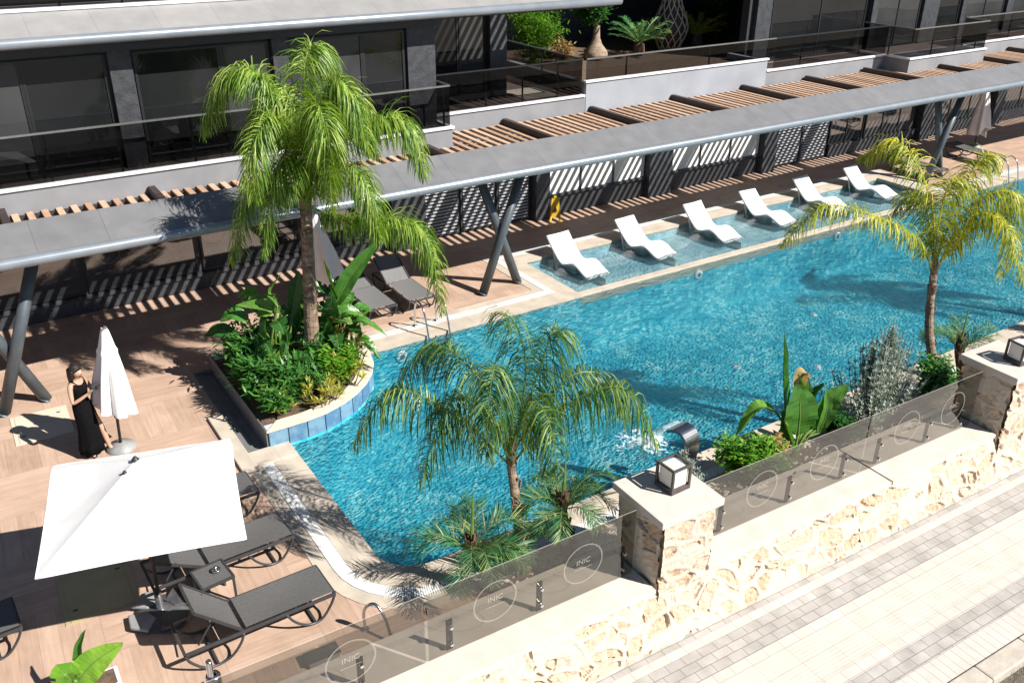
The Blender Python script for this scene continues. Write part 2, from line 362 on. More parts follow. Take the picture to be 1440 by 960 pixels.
M['grey_phone'] = mat('camera_body', (.05, .055, .06), rough=.35)
M['bottle'] = mat('bottle_trunk', (.36, .27, .2), (.2, .145, .1), rough=.95, scale=7, stretch=(1, 1, 3), bump=.8, bscale=16)
M['net'] = mat('pale_lattice', (.62, .49, .38), (.5, .38, .28), rough=.8)
M['ground'] = mat('ground', (.25, .21, .16), (.2, .17, .13), rough=1, scale=.5)
M['asphalt'] = mat('asphalt', (.16, .15, .14), (.12, .115, .11), rough=.95, scale=20, bump=.3)
M['kerb'] = mat('kerb_stone', (.50, .45, .38), (.42, .37, .31), rough=.85, scale=6, bump=.2)
M['dry_grass'] = leafmat('dry_grass', (.14, .12, .05), (.25, .21, .09), (.38, .32, .16), .2, .8)
M['paver'] = brickmat('grey_paver', (.46, .435, .405), (.40, .375, .345), (.22, .2, .18), .27, .142, mortar=.006, nz=.26, bump=.3)
M['paver_white'] = brickmat('white_paver', (.585, .535, .48), (.54, .49, .435), (.33, .295, .26), .29, .15, mortar=.005, offset=0, nz=.1)
M['tactile'] = brickmat('tactile_paver', (.585, .53, .445), (.575, .53, .465), (.40, .36, .31), .58, .305, mortar=.005, offset=.0, nz=.14, stripes=5.6, bump=.16)
M['paver_slab'] = brickmat('narrow_white_slab', (.585, .535, .485), (.53, .485, .435), (.32, .285, .25), .14, 3., mortar=.005, offset=0, nz=.1)
M['foam'] = mat('white_foam', (.82, .86, .87), (.7, .78, .8), rough=.6, scale=12)
def foammat():
    g = N('foam_patch'); t = g.n('ShaderNodeBsdfTransparent'); d = g.n('ShaderNodeBsdfDiffuse'); d.inputs['Color'].default_value = (.85, .9, .92, 1)
    tc = g.n('ShaderNodeTexCoord'); n = g.n('ShaderNodeTexNoise', Scale=9., Detail=6., Distortion=1.2); g.l(tc, 'Object', n, 'Vector')
    ln = g.n('ShaderNodeVectorMath', operation='LENGTH'); g.l(tc, 'Object', ln, 0); a = g.math('MULTIPLY', (ln, 'Value'), -.55); b = g.math('ADD', (a, 0), (n, 'Fac'))
    r = g.ramp(b, 0, [(.30, (0, 0, 0)), (.48, (.85, .85, .85))]); m = g.n('ShaderNodeMixShader'); g.l(r, 'Color', m, 0); g.l(t, 'BSDF', m, 1); g.l(d, 'BSDF', m, 2); g.l(m, 'Shader', g.out, 'Surface'); return g.m
def sheetwater():
    g = N('falling_sheet'); t = g.n('ShaderNodeBsdfTransparent'); d = g.n('ShaderNodeBsdfPrincipled', Roughness=.1); d.inputs['Base Color'].default_value = (.78, .88, .92, 1)
    tc = g.n('ShaderNodeTexCoord'); mp = g.n('ShaderNodeMapping'); mp.inputs['Scale'].default_value = (22, 1.5, 1.5); g.l(tc, 'Object', mp, 'Vector'); n = g.n('ShaderNodeTexNoise', Scale=1.4, Detail=4.); g.l(mp, 'Vector', n, 'Vector')
    r = g.ramp(n, 'Fac', [(.35, (.1, .1, .1)), (.65, (.8, .8, .8))]); m = g.n('ShaderNodeMixShader'); g.l(r, 'Color', m, 0); g.l(t, 'BSDF', m, 1); g.l(d, 'BSDF', m, 2); g.l(m, 'Shader', g.out, 'Surface'); return g.m
M['foam_patch'] = foammat(); M['sheet'] = sheetwater()
M['terrace'] = brickmat('terrace_tile', (.20, .155, .13), (.17, .13, .11), (.1, .08, .07), .9, .2, mortar=.004, nz=.2, bump=.05)
# ------------------------------------------------------------------ camera, sun, sky
cam = bpy.data.cameras.new('camera'); co = bpy.data.objects.new('camera', cam); col.objects.link(co); sc.camera = co
pitch, roll, yaw = R(26.78556), R(.41575), R(33.06108)
fw = V((math.sin(yaw) * math.cos(pitch), math.cos(yaw) * math.cos(pitch), -math.sin(pitch)))
rt = V((math.cos(yaw), -math.sin(yaw), 0)); up = rt.cross(fw)
r2 = rt * math.cos(roll) + up * math.sin(roll); u2 = -rt * math.sin(roll) + up * math.cos(roll)
mw = Matrix((r2, u2, -fw)).transposed().to_4x4(); mw.translation = V((0, 0, 8.5177)); co.matrix_world = mw
cam.sensor_width = 36; cam.lens = 1272.0947 / 1440 * 36; cam.clip_start = .05; cam.clip_end = 2000
sd = V((.62, -.925, 1.)).normalized()
sl = bpy.data.lights.new('sun', 'SUN'); sl.energy = 5.; sl.angle = R(.53); sl.color = (1., .955, .89)
so = bpy.data.objects.new('sun', sl); col.objects.link(so); so.rotation_euler = sd.to_track_quat('Z', 'Y').to_euler(); so.location = (5, -5, 20)
w = bpy.data.worlds.new('World'); sc.world = w; w.use_nodes = True
bg = w.node_tree.nodes['Background']; sk = w.node_tree.nodes.new('ShaderNodeTexSky'); sk.sky_type = 'NISHITA'; sk.sun_disc = False
sk.sun_elevation = math.asin(sd.z); sk.sun_rotation = math.atan2(sd.x, sd.y); sk.air_density = 1.; sk.dust_density = .4; sk.altitude = 3000
w.node_tree.links.new(sk.outputs[0], bg.inputs[0]); bg.inputs[1].default_value = .055
sc.view_settings.view_transform = 'Standard'; sc.view_settings.look = 'None'; sc.view_settings.gamma = 1.; sc.view_settings.exposure = .85
sc.render.engine = 'CYCLES'; cy = sc.cycles
cy.use_denoising = True; cy.max_bounces = 8; cy.transparent_max_bounces = 16; cy.transmission_bounces = 6; cy.glossy_bounces = 4; cy.diffuse_bounces = 2
cy.caustics_refractive = False; cy.caustics_reflective = False; cy.sample_clamp_indirect = 6.

# ------------------------------------------------------------------ ground, deck, pool
b = MB(); b.box(-260, 300, -260, 320, -2.6, -1.9); tag(b.build('ground', M['ground']), kind='structure')
def arc(cx, cy_, r, a0, a1, n=8): return [(cx + r * math.cos(R(a0 + (a1 - a0) * i / n)), cy_ + r * math.sin(R(a0 + (a1 - a0) * i / n))) for i in range(n + 1)]
PLANT = [(4.2, 12.93), (4.62, 12.99), (5.0, 13.13), (5.35, 13.33), (5.65, 13.58), (5.9, 13.88), (6.08, 14.2), (6.19, 14.6), (6.24, 15.0), (6.2, 15.4), (6.03, 15.75), (5.7, 16.02), (5.2, 16.16), (4.6, 16.2)]
POOLC = arc(4.5, 9.55, .6, 180, 270)
XE = 46.
hole = POOLC + [(XE, 8.95), (XE, 15.3), (25.8, 15.3), (25.8, 17.75), (11.87, 17.75), (11.87, 15.3), (6.21, 15.3)] + PLANT[9:] + [(3.54, 16.2), (3.2, 16.2), (3.2, 12.93), (3.9, 12.93)]
b = MB(); b.sheet([[(-14, 7.1), (XE + 2, 7.1), (XE + 2, 20.6), (-14, 20.6)], hole], 0.)
tag(b.build('pool_deck', M['deck']), kind='structure')
# basin: floor and walls
b = MB()
b.quad((3.5, 8.5, -1.4), (XE, 8.5, -1.4), (XE, 15.3, -1.4), (3.5, 15.3, -1.4))
wl = [(3.9, 12.93)] + POOLC + [(XE, 8.95), (XE, 15.3), (25.8, 15.3)]
for p, q in zip(wl, wl[1:]): b.quad((*p, -1.4), (*q, -1.4), (*q, -.004), (*p, -.004))
b.quad((25.8, 15.3, -1.4), (6.2, 15.3, -1.4), (6.2, 15.3, -.27), (25.8, 15.3, -.27))
b.quad((11.87, 15.3, -.27), (6.2, 15.3, -.27), (6.2, 15.3, -.004), (11.87, 15.3, -.004))
tag(b.build('pool_basin', M['pool']), kind='structure')
b = MB(); b.quad((11.87, 15.3, -.27), (25.8, 15.3, -.27), (25.8, 17.75, -.27), (11.87, 17.75, -.27))
for p, q in (((25.8, 15.3), (25.8, 17.75)), ((25.8, 17.75), (11.87, 17.75)), ((11.87, 17.75), (11.87, 15.3))): b.quad((*p, -.27), (*q, -.27), (*q, -.004), (*p, -.004))
tag(b.build('sun_shelf', M['shelf']), kind='structure')
b = MB(); b.box(11.88, 25.79, 15.3, 15.52, -.262, -.02); tag(b.build('shelf_kerb', M['coping'], bevel=.01), kind='structure')
b = MB(); wloop = POOLC + [(XE, 8.95), (XE, 15.3), (25.8, 15.3), (11.87, 15.3), (6.2, 15.3), (3.9, 15.3)]
b.sheet([wloop], -.055); tag(b.build('pool_water', M['water']), kind='structure')

b = MB(); b.quad((11.87, 15.3, -.055), (25.8, 15.3, -.055), (25.8, 17.75, -.055), (11.87, 17.75, -.055)); tag(b.build('shelf_water', M['water_calm']), kind='structure')
def offs(path, d):
    out = []
    for i, p in enumerate(path):
        p = V(p); ns = []
        if i > 0: t = (p - V(path[i - 1])).normalized(); ns.append(V((t.y, -t.x)))
        if i < len(path) - 1: t = (V(path[i + 1]) - p).normalized(); ns.append(V((t.y, -t.x)))
        n = sum(ns, V((0, 0))).normalized(); k = 1 / max(.3, n.dot(ns[0])); out.append(p + n * d * k)
    return out
near = [(3.9, 12.93)] + [tuple(p) for p in POOLC] + [(XE, 8.95)]
far = [(XE, 15.3), (25.8, 15.3), (25.8, 17.75), (11.87, 17.75), (11.87, 15.3), (6.22, 15.3)]
def side(path, s): return [tuple(p) for p in path]
def band(mb, path, d0, d1, z, drop=.1):
    A, B = offs(path, d0), offs(path, d1)
    for i in range(len(path) - 1):
        a, c, d, e = A[i], A[i + 1], B[i + 1], B[i]
        mb.quad((*a, z), (*e, z), (*d, z), (*c, z)); mb.quad((*a, z), (*c, z), (*c, z - drop), (*a, z - drop)); mb.quad((*e, z), (*e, z - drop), (*d, z - drop), (*d, z))
# offs() points to the right of travel; near runs with water on its left -> right is outside; far likewise
b = MB()
for pth in (near, far):
    band(b, pth, -.012, .42, .012); band(b, pth, .63, .83, .011)
tag(b.build('pool_coping', M['coping']), kind='structure')
b = MB(); v = MB()
for pth in (near, far):
    band(v, pth, .42, .63, -.0185 + .024, .02)
    P0, P1 = offs(pth, .43), offs(pth, .62)
    for i in range(len(pth) - 1):
        a, c, d, e = P0[i], P0[i + 1], P1[i + 1], P1[i]
        L = max((c - a).length, (d - e).length); n = max(1, int(L / .034))
        for k in range(n):
            t0, t1 = k / n, (k + .72) / n
            if a.lerp(c, t0).x > 34: continue
            q = [a.lerp(c, t0), a.lerp(c, t1), e.lerp(d, t1), e.lerp(d, t0)]
            b.add([(*p, z) for z in (.006, .02) for p in q], [(4, 7, 6, 5), (0, 1, 5, 4), (1, 2, 6, 5), (2, 3, 7, 6), (3, 0, 4, 7)])
tag(b.build('overflow_grate', M['grate']), kind='structure'); tag(v.build('overflow_channel', M['grout']), kind='structure')
# planting strip between the pool and the street wall
b = MB(); b.sheet([[(4.4, 7.3), (XE, 7.3), (XE, 8.12), (4.75, 8.12)]], .016); tag(b.build('planting_bed', M['soil']), kind='structure')
b = MB()
for i in range(1700):
    x = rnd.gauss(6.9, .55); y = rnd.uniform(7.45, 8.12)
    if rnd.random() < .25: x = rnd.uniform(4.9, 13)
    r = rnd.uniform(.02, .045); vs = [(x + r * math.cos(k * 1.047 + i) * rnd.uniform(.8, 1.2), y + r * math.sin(k * 1.047 + i) * rnd.uniform(.7, 1), .03) for k in range(6)] + [(x, y, .03 + r * .8), (x, y, .0)]
    b.add(vs, [(k, (k + 1) % 6, 6) for k in range(6)] + [((k + 1) % 6, k, 7) for k in range(6)])
tag(b.build('white_gravel', M['pebble']), kind='stuff')
# trench beside the planter: dark metal channel below deck level
b = MB()
b.box(3.2, 3.25, 12.95, 16.2, -.3, .015); b.box(3.251, 3.535, 12.95, 16.2, -.3, -.05); b.box(3.251, 3.36, 12.95, 16.2, -.049, -.01)
b.box(3.2, 3.535, 16.2, 16.26, -.3, .02)
tag(b.build('drain_channel', M['trench'], bevel=.004), kind='structure')
b = MB(); b.box(2.95, 3.2, 12.3, 14.4, -.1, .06); tag(b.build('channel_kerb', M['coping'], bevel=.01), kind='structure')
b = MB(); b.box(3.06, 3.9, 12.5, 12.95, -.12, .05); tag(b.build('pool_corner_step', M['coping'], bevel=.01), kind='structure')

# ------------------------------------------------------------------ round planter
pl = thing('planter', 'raised curved planter with blue tiled side at the pool corner', 'planter', (4.9, 14.5, 0))
def loc(o, root): o.location = V(o.location) - V(root.location); return o
O0 = (4.9, 14.5, 0)
full = [(3.56, 12.93)] + PLANT + [(3.56, 16.2)]
def inset(poly, d):
    out = []
    n = len(poly)
    for i in range(n):
        p, a, c = V(poly[i]), V(poly[i - 1]), V(poly[(i + 1) % n])
        n1 = (p - a).normalized(); n2 = (c - p).normalized(); m = (V((-n1.y, n1.x)) + V((-n2.y, n2.x))).normalized()
        out.append(tuple(p + m * d / max(.35, m.dot(V((-n2.y, n2.x))))))
    return out
core = MB(); core.prism(inset(full, .02), -1.4, .325); loc(core.build('tile_backing', M['grout'], pl, origin=O0), pl)
t = MB(); tu = MB(); run = [V(p) for p in [(3.57, 12.93)] + PLANT]
# resample the outline into tiles
seg = [run[0]]; acc = 0.; step = .345; need = step; out = [run[0]]
for a, c in zip(run, run[1:]):
    L = (c - a).length; s = 0.
    while L - s >= need: s += need; out.append(a.lerp(c, s / L)); need = step
    need -= (L - s)
for a, c in zip(out, out[1:]):
    d = (c - a).normalized(); n = V((d.y, -d.x)); a2 = a + d * .011; c2 = c - d * .011
    for z0, z1 in ((.0, .318), (-.345, -.005), (-.70, -.347), (-1.05, -.702), (-1.4, -1.052)):
        vr = rnd.random(); pq = (a2, c2) if z1 > 0 else (a + d * .001, c - d * .001); vs = [(*(p + n * o), z) for o in (-.01, .006) for p in pq for z in (z0, z1)]
        (t if z1 > 0 else tu).add(vs, [(4, 6, 7, 5), (0, 4, 5, 1), (2, 3, 7, 6), (1, 5, 7, 3), (0, 2, 6, 4)], vr)
loc(t.build('tile_wall', M['planter_tile'], pl, origin=O0), pl); loc(tu.build('underwater_tiles', M['pool'], pl, origin=O0), pl)
b = MB(); b.prism(inset(full, -.02), .327, .365); 
b.v = []; b.f = []; b.a = []
ou, inn = inset(full, -.018), inset(full, .25)
for i in range(len(full) - 1):
    j = (i + 1) % len(full)
    b.quad((*ou[i], .365), (*ou[j], .365), (*inn[j], .365), (*inn[i], .365)); b.quad((*ou[i], .326), (*ou[j], .326), (*ou[j], .365), (*ou[i], .365)); b.quad((*inn[j], .25), (*inn[i], .25), (*inn[i], .365), (*inn[j], .365))
loc(b.build('rim', M['rim'], pl, origin=O0), pl)
b = MB(); ii = inset(full, .24); ii[0] = (3.57, ii[0][1]); ii[-1] = (3.57, ii[-1][1])
b.sheet([ii], .33); loc(b.build('soil', M['soil'], pl, origin=O0), pl)
b = MB(); b.box(3.538, 3.556, 12.95, 16.2, -.3, .36); loc(b.build('side_panel', M['trench'], pl, origin=O0), pl)

# ------------------------------------------------------------------ pergola along the building
pg = thing('pergola', 'long grey canopy and timber slat pergola on crossed columns beside the pool', 'pergola', (10, 16.6, 0))
PO = (10, 16.6, 0)
def P(mb, name, m, **k): return loc(mb.build(name, m, pg, origin=PO, **k), pg)
b = MB(); F_, G_ = (15.72, 3.085), (16.54, 3.44)
def wedge(mb, x0, x1, f, g, th):
    mb.add([(x0, *f), (x1, *f), (x1, *g), (x0, *g), (x0, f[0], f[1] - th), (x1, f[0], f[1] - th), (x1, g[0], g[1] - th), (x0, g[0], g[1] - th)], [(0, 1, 2, 3), (7, 6, 5, 4), (0, 4, 5, 1), (2, 6, 7, 3), (1, 5, 6, 2), (0, 3, 7, 4)])
wedge(b, -11, XE, F_, G_, .07); P(b, 'canopy_panel', M['canopy'])
b = MB(); b.tube([(x, 15.70, 3.03) for x in (-11, 0, 12, 24, 36, XE)], .095, 16); P(b, 'edge_tube', M['tube'], smooth=True)
b = MB(); b.box(-11, XE, 16.56, 16.70, 2.78, 2.925); P(b, 'support_beam', M['char'])
BX = [-7.6, -4.8, -2.0, .72, 3.38, 6.4, 9.5, 12.42, 15.22, 18.15, 20.95, 23.77, 26.6, 29.4, 32.2, 35., 37.8, 40.6]
def backY(x): return 18.38 if x < 10.3 else (18.7 if 27.75 < x < 32.0 else 19.62)
for x in BX:
    b = MB(); y1 = backY(x + .05); b.box(x, x + .13, 16.0, y1, 2.93, 3.17); P(b, 'beam', M['beam'], bevel=.006)
for x0, x1 in zip(BX, BX[1:]):
    b = MB(); n = max(1, int((x1 - x0 - .16) / .232)); st = (x1 - x0 - .13) / n
    for k in range(n):
        x = x0 + .13 + st * (k + .5); b.box(x - .058, x + .058, 16.72, backY(x) - .002, 2.99, 3.03)
    P(b, 'slats', M['slat'])
b = MB()
for x0, x1 in zip(BX, BX[1:]): b.box(x0 + .13, x1, backY(x0 + 1) - .07, backY(x0 + 1) - .004, 2.90, 2.985)
P(b, 'slat_bearer', M['beam'])
def legs(xa, xb, y=16.63):
    for x0, s, yy in ((xa, .382, y - .07), (xb, -.378, y + .09)):
        b = MB(); b.tube([(x0, yy, 0.0), (x0 + s * 2.8, yy, 2.80)], .105, 18); b.tube([(x0, yy, 0), (x0 + .01, yy, .02)], .15, 18); P(b, 'leg', M['column'], smooth=True)
legs(-.06, .66); legs(9.96, 11.03); legs(26.6, 27.63); legs(37.6, 38.6)

# ------------------------------------------------------------------ hotel building
hb = thing('hotel_building', 'dark grey terraced hotel block with smoked glass balconies above the pool', 'building', (12, 20.4, 0))
HO = (12, 20.4, 0)
def Bp(mb, name, m, parent=None, **k):
    o = mb.build(name, m, parent or hb, origin=HO if parent is None else None, **k)
    if parent is None: loc(o, hb)
    else: o.location = (-HO[0], -HO[1], -HO[2])
    return o
def boxes(name, m, L, **k):
    for q in L: b = MB(); b.box(*q); Bp(b, name, M[m], **k)
# slabs and parapets
boxes('terrace_slab', 'fascia', [(-12, 10.28, 18.4, 20.6, 2.98, 3.44), (10.28, 15.1, 19.65, 27, 2.62, 3.44), (22.0, 27.74, 19.68, 27, 2.6, 3.44), (27.74, 32.0, 18.72, 27, 2.98, 3.44), (32.0, XE, 19.65, 27, 2.6, 3.44), (-12, 10.28, 20.6, 27, 2.98, 3.44)])
boxes('planter_wall', 'fascia_light', [(15.1, 22.0, 19.64, 19.86, 2.6, 3.80), (15.1, 15.28, 19.86, 26.4, 3.44, 3.80), (21.84, 22.0, 19.86, 21.2, 2.6, 3.8)])
boxes('terrace_soil', 'soil', [(15.28, 21.84, 19.86, 26.5, 2.9, 3.6), (21.84, 25.6, 21.2, 26.5, 2.9, 3.602)])
b = MB()
for x0, x1, y0, z in ((-12, 10.32, 18.36, 3.44), (10.33, 15.06, 19.61, 3.44), (15.06, 22.03, 19.60, 3.80), (22.04, 27.70, 19.64, 3.44), (27.70, 32.04, 18.68, 3.44), (32.05, XE, 19.61, 3.44)):
    b.box(x0, x1, y0, y0 + .16, z, z + .055)
b.box(27.70, 27.82, 18.84, 19.64, 3.44, 3.495); b.box(10.2, 10.32, 18.52, 19.61, 3.44, 3.495)
Bp(b, 'white_edging', M['white_edge'], bevel=.004)
boxes('terrace_floor', 'terrace', [(10.32, 15.1, 19.78, 21.0, 3.441, 3.452), (13.4, 15.1, 21.0, 26.4, 3.441, 3.452), (22.0, 27.74, 19.82, 20.85, 3.441, 3.452), (27.9, XE, 19.82, 20.8, 3.441, 3.452), (-12, 10.1, 18.52, 18.99, 3.441, 3.452)])
b = MB(); b.box(13.45, 14.5, 20.1, 21.3, 3.453, 3.47); Bp(b, 'pale_mat', M['hatch'])
# ground floor
GY = 20.4
b = MB(); b.box(-12, XE, GY, GY + .25, 0, 2.98); Bp(b, 'ground_floor_wall', M['char'])
b = MB(); b.box(-12, 10.1, 19.66, 20.4, 2.6, 2.978); Bp(b, 'ground_floor_bulkhead', M['char'])
def pane(x0, x1, y, z0, z1, m, fr=.05, mull=0, parent=None, name='window', d=.05):
    f = MB(); f.box(x0, x0 + fr, y - d, y, z0, z1); f.box(x1 - fr, x1, y - d, y, z0, z1); f.box(x0 + fr, x1 - fr, y - d, y, z0, z0 + fr); f.box(x0 + fr, x1 - fr, y - d, y, z1 - fr, z1)
    for k in range(mull):
        x = x0 + (x1 - x0) * (k + 1) / (mull + 1); f.box(x - fr / 2, x + fr / 2, y - d, y, z0 + fr, z1 - fr)
    o = Bp(f, name, M['frame'])
    g = MB(); g.box(x0 + fr * .5, x1 - fr * .5, y - d * .55, y - d * .3, z0 + fr * .5, z1 - fr * .5)
    q = g.build('pane', m, o, origin=HO); q.location = (0, 0, 0)
    return o
for i, (x0, x1) in enumerate(((-9.2, -4.6), (-4.5, .0), (.1, 2.05), (2.15, 4.55), (4.65, 7.05), (7.15, 9.3))):
    pane(x0, x1, GY - .003, .42, 2.95, M['pane'], mull=0)
b = MB(); b.box(-12, 9.4, GY - .1, GY - .004, 0, .40); b.box(-12, 9.4, GY - .14, GY - .101, .33, .38); Bp(b, 'plinth', M['char2'])
boxes('pilaster', 'char2', [(9.4, 10.35, GY - .35, GY - .004, 0, 2.97), (13.86, 14.32, GY - .3, GY - .004, 0, 2.97), (18.0, 18.9, GY - .3, GY - .004, 0, 2.97), (22.9, 23.5, GY - .3, GY - .004, 0, 2.97), (31.3, 31.9, GY - .3, GY - .004, 0, 2.97), (36, 36.6, GY - .3, GY - .004, 0, 2.97)])
for x0, x1, n in ((10.4, 13.82, 3), (23.55, 26.3, 2)):
    b = MB(); w_ = (x1 - x0) / n
    for k in range(n): b.box(x0 + w_ * k + .03, x0 + w_ * (k + 1) - .03, GY - .05, GY - .004, .05, 2.95)
    o = Bp(b, 'louvre_door', M['char'])
    l = MB()
    for k in range(n):
        for j in range(32): z = .12 + j * .088; l.box(x0 + w_ * k + .09, x0 + w_ * (k + 1) - .09, GY - .085, GY - .052, z, z + .034)
    q = l.build('louvres', M['louvre'], o, origin=HO); q.location = (0, 0, 0)
for x0, x1 in ((14.36, 17.97), (18.94, 22.87)):
    b = MB(); b.box(x0, x1, GY - .06, GY - .004, .62, 2.95); Bp(b, 'pale_blind', M['curtain'])
    b = MB(); b.box(x0, x1, GY - .09, GY - .004, 0, .56); b.box(x0, x1, GY - .16, GY - .004, .56, .62)
    for k in range(1, 3): x = x0 + (x1 - x0) * k / 3; b.box(x - .03, x + .03, GY - .085, GY - .061, .62, 2.95)
    Bp(b, 'window_sill', M['char'])
pane(26.4, 28.2, GY - .003, .05, 2.9, M['pane'], mull=1); pane(28.3, 31.2, GY - .003, .42, 2.9, M['pane_grey'], mull=2); pane(32, 35.9, GY - .003, .42, 2.9, M['pane_grey'], mull=2); pane(36.7, 41, GY - .003, .42, 2.9, M['pane_grey'], mull=2)
b = MB(); b.box(26.4, 41, GY - .12, GY - .06, 0, .42); Bp(b, 'low_wall', M['char2'])
# round etched emblems on the ground floor glass
def ring(mb, c, r0, r1, ax, ay, n=48, th=None):
    for k in range(n):
        a0, a1 = 2 * math.pi * k / n, 2 * math.pi * (k + 1) / n
        p = lambda r, a: tuple(V(c) + V(ax) * (r * math.cos(a)) + V(ay) * (r * math.sin(a)))
        mb.quad(p(r0, a0), p(r1, a0), p(r1, a1), p(r0, a1))
def text(body, size, m, parent, loc_, rot, name='lettering'):
    cu = bpy.data.curves.new(name, 'FONT'); cu.body = body; cu.size = size; cu.align_x = 'CENTER'; cu.align_y = 'CENTER'; cu.extrude = .001
    o0 = bpy.data.objects.new('txt', cu); col.objects.link(o0); dg = bpy.context.evaluated_depsgraph_get(); me = bpy.data.meshes.new_from_object(o0.evaluated_get(dg)); bpy.data.objects.remove(o0); bpy.data.curves.remove(cu)
    me.materials.clear(); me.materials.append(m); o = bpy.data.objects.new(name, me); col.objects.link(o); o.parent = parent; o.location = loc_; o.rotation_euler = rot; return o
for x in (2.64, 4.98):
    b = MB(); ring(b, (x, GY - .056, 1.3), .27, .285, (1, 0, 0), (0, 0, 1)); o = Bp(b, 'emblem', M['etch'])
# first floor, left wing
FY = 19.0
boxes('first_floor_wall', 'char', [(-12, 10.1, FY, FY + .3, 3.44, 6.0), (9.82, 10.12, FY - .02, 21.1, 3.44, 5.96), (10.1, 13.36, 21.12, 21.4, 3.44, 6.0), (13.12, 13.36, 21.1, 26.6, 3.44, 9.4)])
for x0, x1 in ((-9.4, -5.6), (-5.5, -1.9), (-1.8, .55), (.6, 3.12), (3.62, 6.3), (6.72, 9.4)):
    xm = x0 + (x1 - x0) * (.42 if x0 < 2 else .62)
    pane(x0, xm, FY - .003, 3.46, 5.62, M['pane_grey_dim' if x0 in (.6, 6.72) else 'pane_dim']); pane(xm + .004, x1, FY - .003, 3.46, 5.62, M['pane_dim' if x0 in (.6, 6.72) else 'pane_grey_dim'])
boxes('stone_column', 'char2', [(3.16, 3.58, FY - .16, FY - .004, 3.45, 5.7), (6.34, 6.68, FY - .16, FY - .004, 3.45, 5.7), (9.45, 10.16, FY - .1, FY - .021, 3.45, 5.9), (12.86, 13.38, 20.9, 21.119, 3.45, 5.96)], bevel=.01)
pane(10.2, 11.0, 21.115, 3.46, 5.4, M['pane_grey_dim']); pane(11.05, 12.0, 21.115, 3.46, 5.7, M['pane_dim'], name='terrace_door'); pane(12.02, 12.84, 21.115, 3.46, 5.7, M['pane_grey_dim'], name='terrace_door')
# garden back wall and right wing
boxes('rear_wall', 'char', [(13.36, 26.0, 26.5, 26.79, 3.4, 9.4), (25.6, 25.9, 21.2, 26.5, 3.44, 9.4), (22.3, XE, 20.9, 21.2, 3.44, 9.4)])
boxes('stone_column', 'char2', [(22.5, 23.15, 20.74, 20.899, 3.45, 9.3), (28.05, 28.35, 20.7, 20.899, 3.45, 9.3), (31.0, 31.9, 20.76, 20.899, 3.45, 9.3), (33.35, 33.6, 20.76, 20.899, 3.45, 9.3), (36.3, 36.7, 20.76, 20.899, 3.45, 9.3)], bevel=.01)
pane(23.3, 27.9, 20.895, 3.46, 5.9, M['pane_dim'], mull=1); pane(28.45, 30.9, 20.895, 3.46, 5.9, M['pane_grey_dim'], mull=1); pane(32.0, 33.3, 20.895, 3.46, 5.9, M['pane_dim']); pane(33.7, 36.2, 20.895, 3.46, 5.9, M['pane_grey_dim'], mull=1); pane(36.8, 41, 20.895, 3.46, 5.9, M['pane_grey_dim'], mull=2)
# upper canopy with its slats, upper floor
b = MB(); wedge(b, -12, 15.05, (18.38, 6.04), (19.28, 6.39), .07); Bp(b, 'upper_canopy', M['canopy_up'])
b = MB(); b.tube([(x, 18.35, 5.99) for x in (-12, 0, 8, 15.05)], .095, 16); Bp(b, 'upper_edge_tube', M['tube'], smooth=True)
boxes('upper_canopy_beam', 'char', [(-12, 15.0, 18.56, 18.68, 5.84, 5.96), (-12, 10.2, 18.681, 18.99, 5.70, 5.90)])
boxes('upper_slab', 'fascia', [(-12, 6.6, 19.3, 21, 6.0, 6.40), (-12, 10.1, 21.0, 27, 6.0, 6.4)])
b = MB(); b.box(-12, 6.62, 19.26, 19.42, 6.401, 6.455); Bp(b, 'upper_white_edging', M['white_edge'])
b = MB()
n = 26
for k in range(n): y = 19.56 + k * .24 * .26; 
for k in range(36):
    x = 6.75 + k * .23; b.box(x, x + .11, 19.2, 21.1, 6.0, 6.04)
Bp(b, 'upper_slats', M['slat'])
boxes('upper_wall', 'char', [(-12, 6.6, 20.4, 20.7, 6.4, 9.4), (6.3, 13.36, 21.12, 21.4, 6.0, 9.4), (6.3, 6.6, 20.4, 21.12, 6.4, 9.4)])
for x0, x1 in ((-9, -4), (-3.9, 1), (1.1, 6.0)): pane(x0, x1, 20.397, 6.45, 8.9, M['pane'])
boxes('roof_slab', 'fascia', [(-12.1, 13.4, 20.2, 27.0, 9.4, 9.7), (13.4, XE + .1, 20.8, 27.0, 9.4, 9.7), (-12, -11.7, 19.3, 27, 0, 9.4), (-12, XE, 26.8, 27.05, -1.9, 9.4)])
# glass balustrades: panel mesh with handrail and posts below it
def balustrade(pts, z, h, posts, hr=M['rail'], name='balustrade'):
    g = MB(); 
    for p, q in zip(pts, pts[1:]): g.quad((*p, z + .01), (*q, z + .01), (*q, z + h - .02), (*p, z + h - .02))
    o = Bp(g, name, M['balustrade'])
    r = MB()
    for p, q in zip(pts, pts[1:]): r.bar((*p, z + h), (*q, z + h), .05, .035)
    x = r.build('handrail', hr, o, origin=HO); x.location = (0, 0, 0)
    for p in posts:
        r = MB(); r.box(p[0] - .02, p[0] + .02, p[1] - .012 + .03, p[1] + .012 + .03, z, z + h); x = r.build('post', M['frame'], o, origin=HO); x.location = (0, 0, 0)
    return o
Zt = 3.495
balustrade([(-12, 18.44), (10.24, 18.44), (10.24, 19.6)], Zt, .92, [(-1.2, 18.44), (1.75, 18.44), (3.0, 18.44), (4.4, 18.44), (6, 18.44), (7.5, 18.44), (9.1, 18.44), (10.1, 18.44)])
balustrade([(10.3, 19.69), (14.98, 19.69)], Zt, .92, [(10.9, 19.69), (12.0, 19.69), (13.1, 19.69), (14.2, 19.69)], M['frame'])
balustrade([(14.98, 19.69), (14.98, 26.4)], Zt, .92, [(14.95, 21.5), (14.95, 23.5)], M['rail'])
